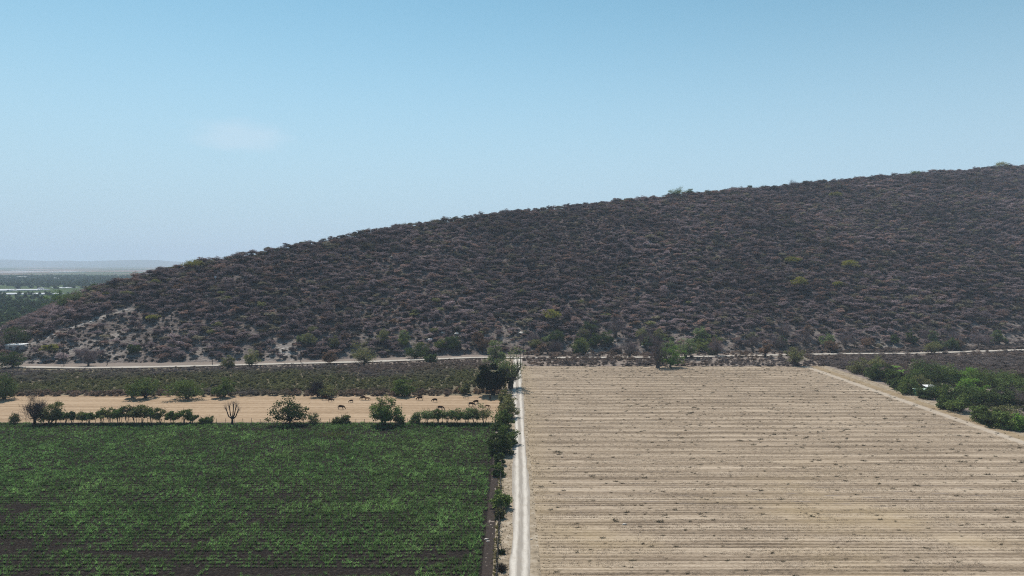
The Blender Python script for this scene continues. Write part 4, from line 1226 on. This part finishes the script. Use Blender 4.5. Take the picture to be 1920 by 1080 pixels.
M_post = plain_mat('post_wood', (.06, .048, .04))
M_wire = plain_mat('wire', (.2, .19, .18), .1, 2, .5)
def fence(pts, h, rad, label, lean=.12, seed=0):
    r = np.random.default_rng(seed)
    e = bpy.data.objects.new('fence', None); C.objects.link(e); e.location = (pts[0][0], pts[0][1], 0)
    o = np.array([pts[0][0], pts[0][1], 0]); tops = []
    for x, y in pts:
        hh = h*r.uniform(.82, 1.2); b0 = np.array([x, y, 0]) - o; tp = b0 + [r.normal()*lean*hh, r.normal()*lean*hh, hh]
        mb = MB(); mb.tube([b0 - [0, 0, .4], b0*.5 + tp*.5, tp, tp + [0, 0, .02]], [rad*1.1, rad, rad*.85, .005], 6)
        link('post', mb.mesh('post', [M_post]), e); tops.append((b0, tp))
    for f in (.35, .6, .85):
        mb = MB(); mb.tube([b0*(1-f) + tp*f for b0, tp in tops], .012, 3); link('wire', mb.mesh('wire', [M_wire]), e)
    tag(e, label, 'fence')
fence([(x, 247.1 + .15*math.sin(x)) for x in np.arange(-186, -6, 3.0)], 1.5, .075, 'wooden post and wire fence between the cane and the pasture', .05, 5)
fence([(-2.75 + .12*math.sin(y), y) for y in np.concatenate([np.arange(110, 168, 2.3), np.arange(172, 240, 5)])], 1.75, .11, 'leaning dark wooden posts with wire between ditch and lane', .13, 6)
fence([(x, 299.2) for x in np.arange(-30, -3, 3.2)], 1.4, .08, 'short post fence under the black round tree', .05, 7)

M_rock = plain_mat('pale_rock', (.52, .49, .45), .25, 1.2, .9, .6)
def rock_mesh(seed):
    r = np.random.default_rng(seed); mb = MB(); n, k = 6, 8; V = []
    for i in range(n + 1):
        ph = math.pi*i/n
        for j in range(k):
            a = 2*math.pi*j/k; q = 1 + .28*r.normal()*math.sin(ph)
            V.append([q*math.sin(ph)*math.cos(a), q*math.sin(ph)*math.sin(a)*.8, math.cos(ph)*.6*q])
    Q = [[i*k+j, (i+1)*k+j, (i+1)*k+(j+1) % k, i*k+(j+1) % k] for i in range(n) for j in range(k)]
    mb.add(V, Q); return mb.mesh('rock', [M_rock])
rk = [rock_mesh(900 + i) for i in range(5)]; r = np.random.default_rng(91)
for u, v, s in ((977, 626, 1.6), (982, 624, 1.3), (1006, 627, .9), (961, 618, .8), (1023, 609, .8), (830, 626, 2.0), (842, 622, 1.6), (856, 627, 1.8), (866, 632, 1.5), (806, 638, 2.0),
                (848, 634, 1.6), (735, 483, 1.4), (795, 528, 1.4), (690, 540, 1.4), (742, 543, 1.2), (805, 600, 1.4), (1215, 648, 1.5), (1205, 650, 1.2), (1222, 645, 1.1), (1360, 605, 1.2),
                (390, 556, 1.6), (404, 566, 1.6), (395, 545, 1.2), (140, 617, .6), (170, 604, .65), (105, 632, .5), (190, 598, .5), (155, 610, .5), (882, 470, 1.3), (1505, 470, 1.1)):
    p = PT(u, v); o = bpy.data.objects.new('rock', rk[int(r.integers(0, 5))]); C.objects.link(o)
    o.location = (p[0], p[1], p[2] + .1*s); o.scale = (s*1.3, s, s*.8); o.rotation_euler = (r.normal()*.1, r.normal()*.1, r.uniform(0, 6.28))
    where = 'beside the thin pole above the lane' if 950 < u < 1030 and v > 600 else 'in the rock outcrop left of the lane end' if 800 < u < 870 and v > 610 else 'on the pale scree line of the spur' if u < 200 else 'below the white pillar' if u < 410 else 'in the pale clearing behind the bare roadside tree' if 1200 < u < 1230 else 'alone in the scrub of the upper slope'
    tag(o, 'pale grey boulder lying ' + where, 'rock', 'pale boulders ' + where)
p = PT(404, 528); e = bpy.data.objects.new('marker', None); C.objects.link(e); e.location = tuple(p)
mb = MB(); mb.box((0, 0, .4), (.8, .8, .6)); link('plinth', mb.mesh('plinth', [M_white]), e)
mb = MB(); mb.box((0, 0, 2.2), (.55, .45, 1.2)); mb.box((0, 0, 3.5), (.7, .6, .12)); link('pillar', mb.mesh('pillar', [M_white]), e)
tag(e, 'small white painted pillar standing in the scrub below the left skyline', 'marker')

# pale stones in the ditch and field
for u, v, s, lab in ((911, 1012, .28, 'pale stone in the dark ditch'), (914, 1016, .22, 'second pale stone just below the first in the ditch'),
                     (996, 1012, .14, 'white stone on the right road edge'), (1170, 984, .3, 'white scrap lying in the stubble field')):
    p = P(u, v); o = bpy.data.objects.new('stone', rk[1]); C.objects.link(o); o.location = (p[0], p[1], .12); o.scale = (s*1.5, s, s*.8)
    tag(o, lab, 'stone')

# ------------------------------------------------------------------ cattle
M_cow = {'brown': plain_mat('brown_hide', (.035, .017, .010), .3, 1.2), 'black': plain_mat('black_hide', (.018, .014, .012), .3, 1.2),
         'tan': plain_mat('tan_hide', (.17, .09, .045), .25, 1.2), 'pale': plain_mat('pale_hide', (.42, .34, .25), .2, 1.2)}
M_horn = plain_mat('horn', (.35, .3, .22))
def cow_mesh(head_down=True):
    V, E, Rr = [], [], []
    def v(x, y, z, rx, ry=None): V.append((x, y, z)); Rr.append((rx, ry or rx)); return len(V) - 1
    pel = v(-.72, 0, 1.12, .30, .33); mid = v(-.15, 0, 1.05, .36, .40); sho = v(.48, 0, 1.12, .30, .36)
    rump = v(-.95, 0, 1.14, .20, .22); E += [(pel, mid), (mid, sho), (pel, rump)]
    if head_down:
        n1 = v(.80, 0, .98, .19, .22); n2 = v(1.05, 0, .66, .14, .16); h1 = v(1.18, 0, .42, .13, .15); h2 = v(1.30, 0, .14, .08, .09)
    else:
        n1 = v(.82, 0, 1.22, .19, .22); n2 = v(1.08, 0, 1.38, .14, .16); h1 = v(1.30, 0, 1.38, .13, .15); h2 = v(1.58, 0, 1.22, .08, .09)
    E += [(sho, n1), (n1, n2), (n2, h1), (h1, h2)]
    for s in (-1, 1):
        a = v(-.80, s*.20, .82, .17); b = v(-.70 - .06*s, s*.21, .62, .11); c = v(-.88 - .06*s, s*.21, .42, .065); d = v(-.84 - .08*s, s*.21, .05, .055)
        E += [(pel, a), (a, b), (b, c), (c, d)]
        a = v(.46, s*.19, .78, .13); b = v(.44 + .08*s, s*.19, .44, .07); c = v(.44 + .10*s, s*.19, .05, .05)
        E += [(sho, a), (a, b), (b, c)]
    me = bpy.data.meshes.new('cow_cage'); me.from_pydata(V, E, [])
    o = bpy.data.objects.new('cow_cage', me); C.objects.link(o)
    o.modifiers.new('skin', 'SKIN'); o.modifiers.new('sub', 'SUBSURF').levels = 1
    for i, rr in enumerate(Rr): me.skin_vertices[0].data[i].radius = rr
    me.skin_vertices[0].data[pel].use_root = True
    dg = bpy.context.evaluated_depsgraph_get(); res = bpy.data.meshes.new_from_object(o.evaluated_get(dg))
    bpy.data.objects.remove(o); bpy.data.meshes.remove(me); res.materials.clear()
    res.polygons.foreach_set('use_smooth', np.ones(len(res.polygons), dtype=bool))
    return res
cow_base = {True: cow_mesh(True), False: cow_mesh(False)}
mb = MB(); mb.tube([[-1.12, 0, 1.22], [-1.2, 0, 1.0], [-1.18, 0, .6], [-1.16, 0, .42]], [.04, .03, .03, .06], 5); tail_me = mb
cows = [(609, 751, 0, 'brown', 1.1, 1, 'dark brown cow grazing at the thicket edge, left of its pair'), (620, 753.5, 0, 'brown', .95, 1, 'dark brown cow grazing close behind the first of the pair'),
        (640, 768, 0, 'brown', 1.1, 1, 'brown cow grazing alone in the middle of the pasture'), (658, 755, 215, 'brown', .75, 1, 'small brown calf turned away left of the fence tree'),
        (681, 750, 180, 'brown', 1.0, 1, 'dark cow at the back edge just left of the fence tree'), (689, 750.5, 20, 'tan', .8, 1, 'tan calf beside the dark cow at the back edge'),
        (787, 751, 180, 'brown', 1.05, 1, 'dark brown cow walking left near the back edge, right of the tree'), (815, 754, 170, 'brown', .95, 1, 'brown cow grazing between the trees, facing left'),
        (874, 748, 180, 'pale', .85, 1, 'pale cream cow at the back edge of the pasture'), (884, 762, 0, 'brown', 1.05, 1, 'dark cow with head down just above the hedge'),
        (892, 757.5, 205, 'brown', 1.0, 1, 'brown cow angled left behind the cow above the hedge'), (919, 751, 92, 'black', 1.05, 0, 'black cow seen end-on below the black round tree'),
        (914, 765, 0, 'tan', .8, 1, 'tan calf half hidden behind the leggy hedge shrub'), (826, 769, 0, 'brown', 1.05, 1, 'brown cow mostly hidden behind the right hedge'),
        (779, 792, 0, 'black', 1.0, 1, 'black cow standing in the shade by the lone olive shrub')]
cow_cache = {}
for u, v, rz, c, s, hd, lab in cows:
    key = (c, hd)
    if key not in cow_cache:
        b_ = cow_base[bool(hd)].copy(); b_.materials.append(M_cow[c])
        tl = tail_me.mesh('tail', [M_cow[c]], True)
        hz, hx = (.62, 1.06) if hd else (1.52, 1.16)
        ears, horns = [], []
        for sd in (-1, 1):
            q = MB(); q.tube([[hx, sd*.10, hz], [hx - .02, sd*.22, hz + .02], [hx - .04, sd*.32, hz - .02]], [.03, .06, .01], 4); ears.append(q.mesh('ear', [M_cow[c]]))
            q = MB(); q.tube([[hx + .02, sd*.07, hz + .04], [hx + .03, sd*.2, hz + .12], [hx + .06, sd*.22, hz + .25]], [.03, .022, .006], 4); horns.append(q.mesh('horn', [M_horn]))
        cow_cache[key] = (b_, tl, ears, horns)
    b_, tl, ears, horns = cow_cache[key]
    p = P(u, v); e = bpy.data.objects.new('cow', None); C.objects.link(e)
    e.location = (p[0], p[1], .06); e.rotation_euler = (0, 0, R(rz)); e.scale = (s*1.12, s*1.12, s*1.12)
    link('body', b_, e); link('tail', tl, e)
    for q in ears: link('ear', q, e)
    for q in horns: link('horn', q, e)
    tag(e, lab, 'cow', 'cattle grazing on the pasture')

# ------------------------------------------------------------------ haze
m, t, out = new_mat('haze_air')
pv = t.nodes.new('ShaderNodeVolumePrincipled')
pv.inputs['Color'].default_value = (.68, .82, 1.0, 1)
pv.inputs['Density'].default_value = 1.1e-4
pv.inputs['Anisotropy'].default_value = 0.0
t.links.new(pv.outputs[0], out.inputs['Volume'])
mb = MB(); mb.box((0, 5500, 154), (14500, 9000, 156)); hz = link('haze', mb.mesh('haze', [m]))
tag(hz, 'pale blue haze in the air over the valley', None, None, 'stuff')
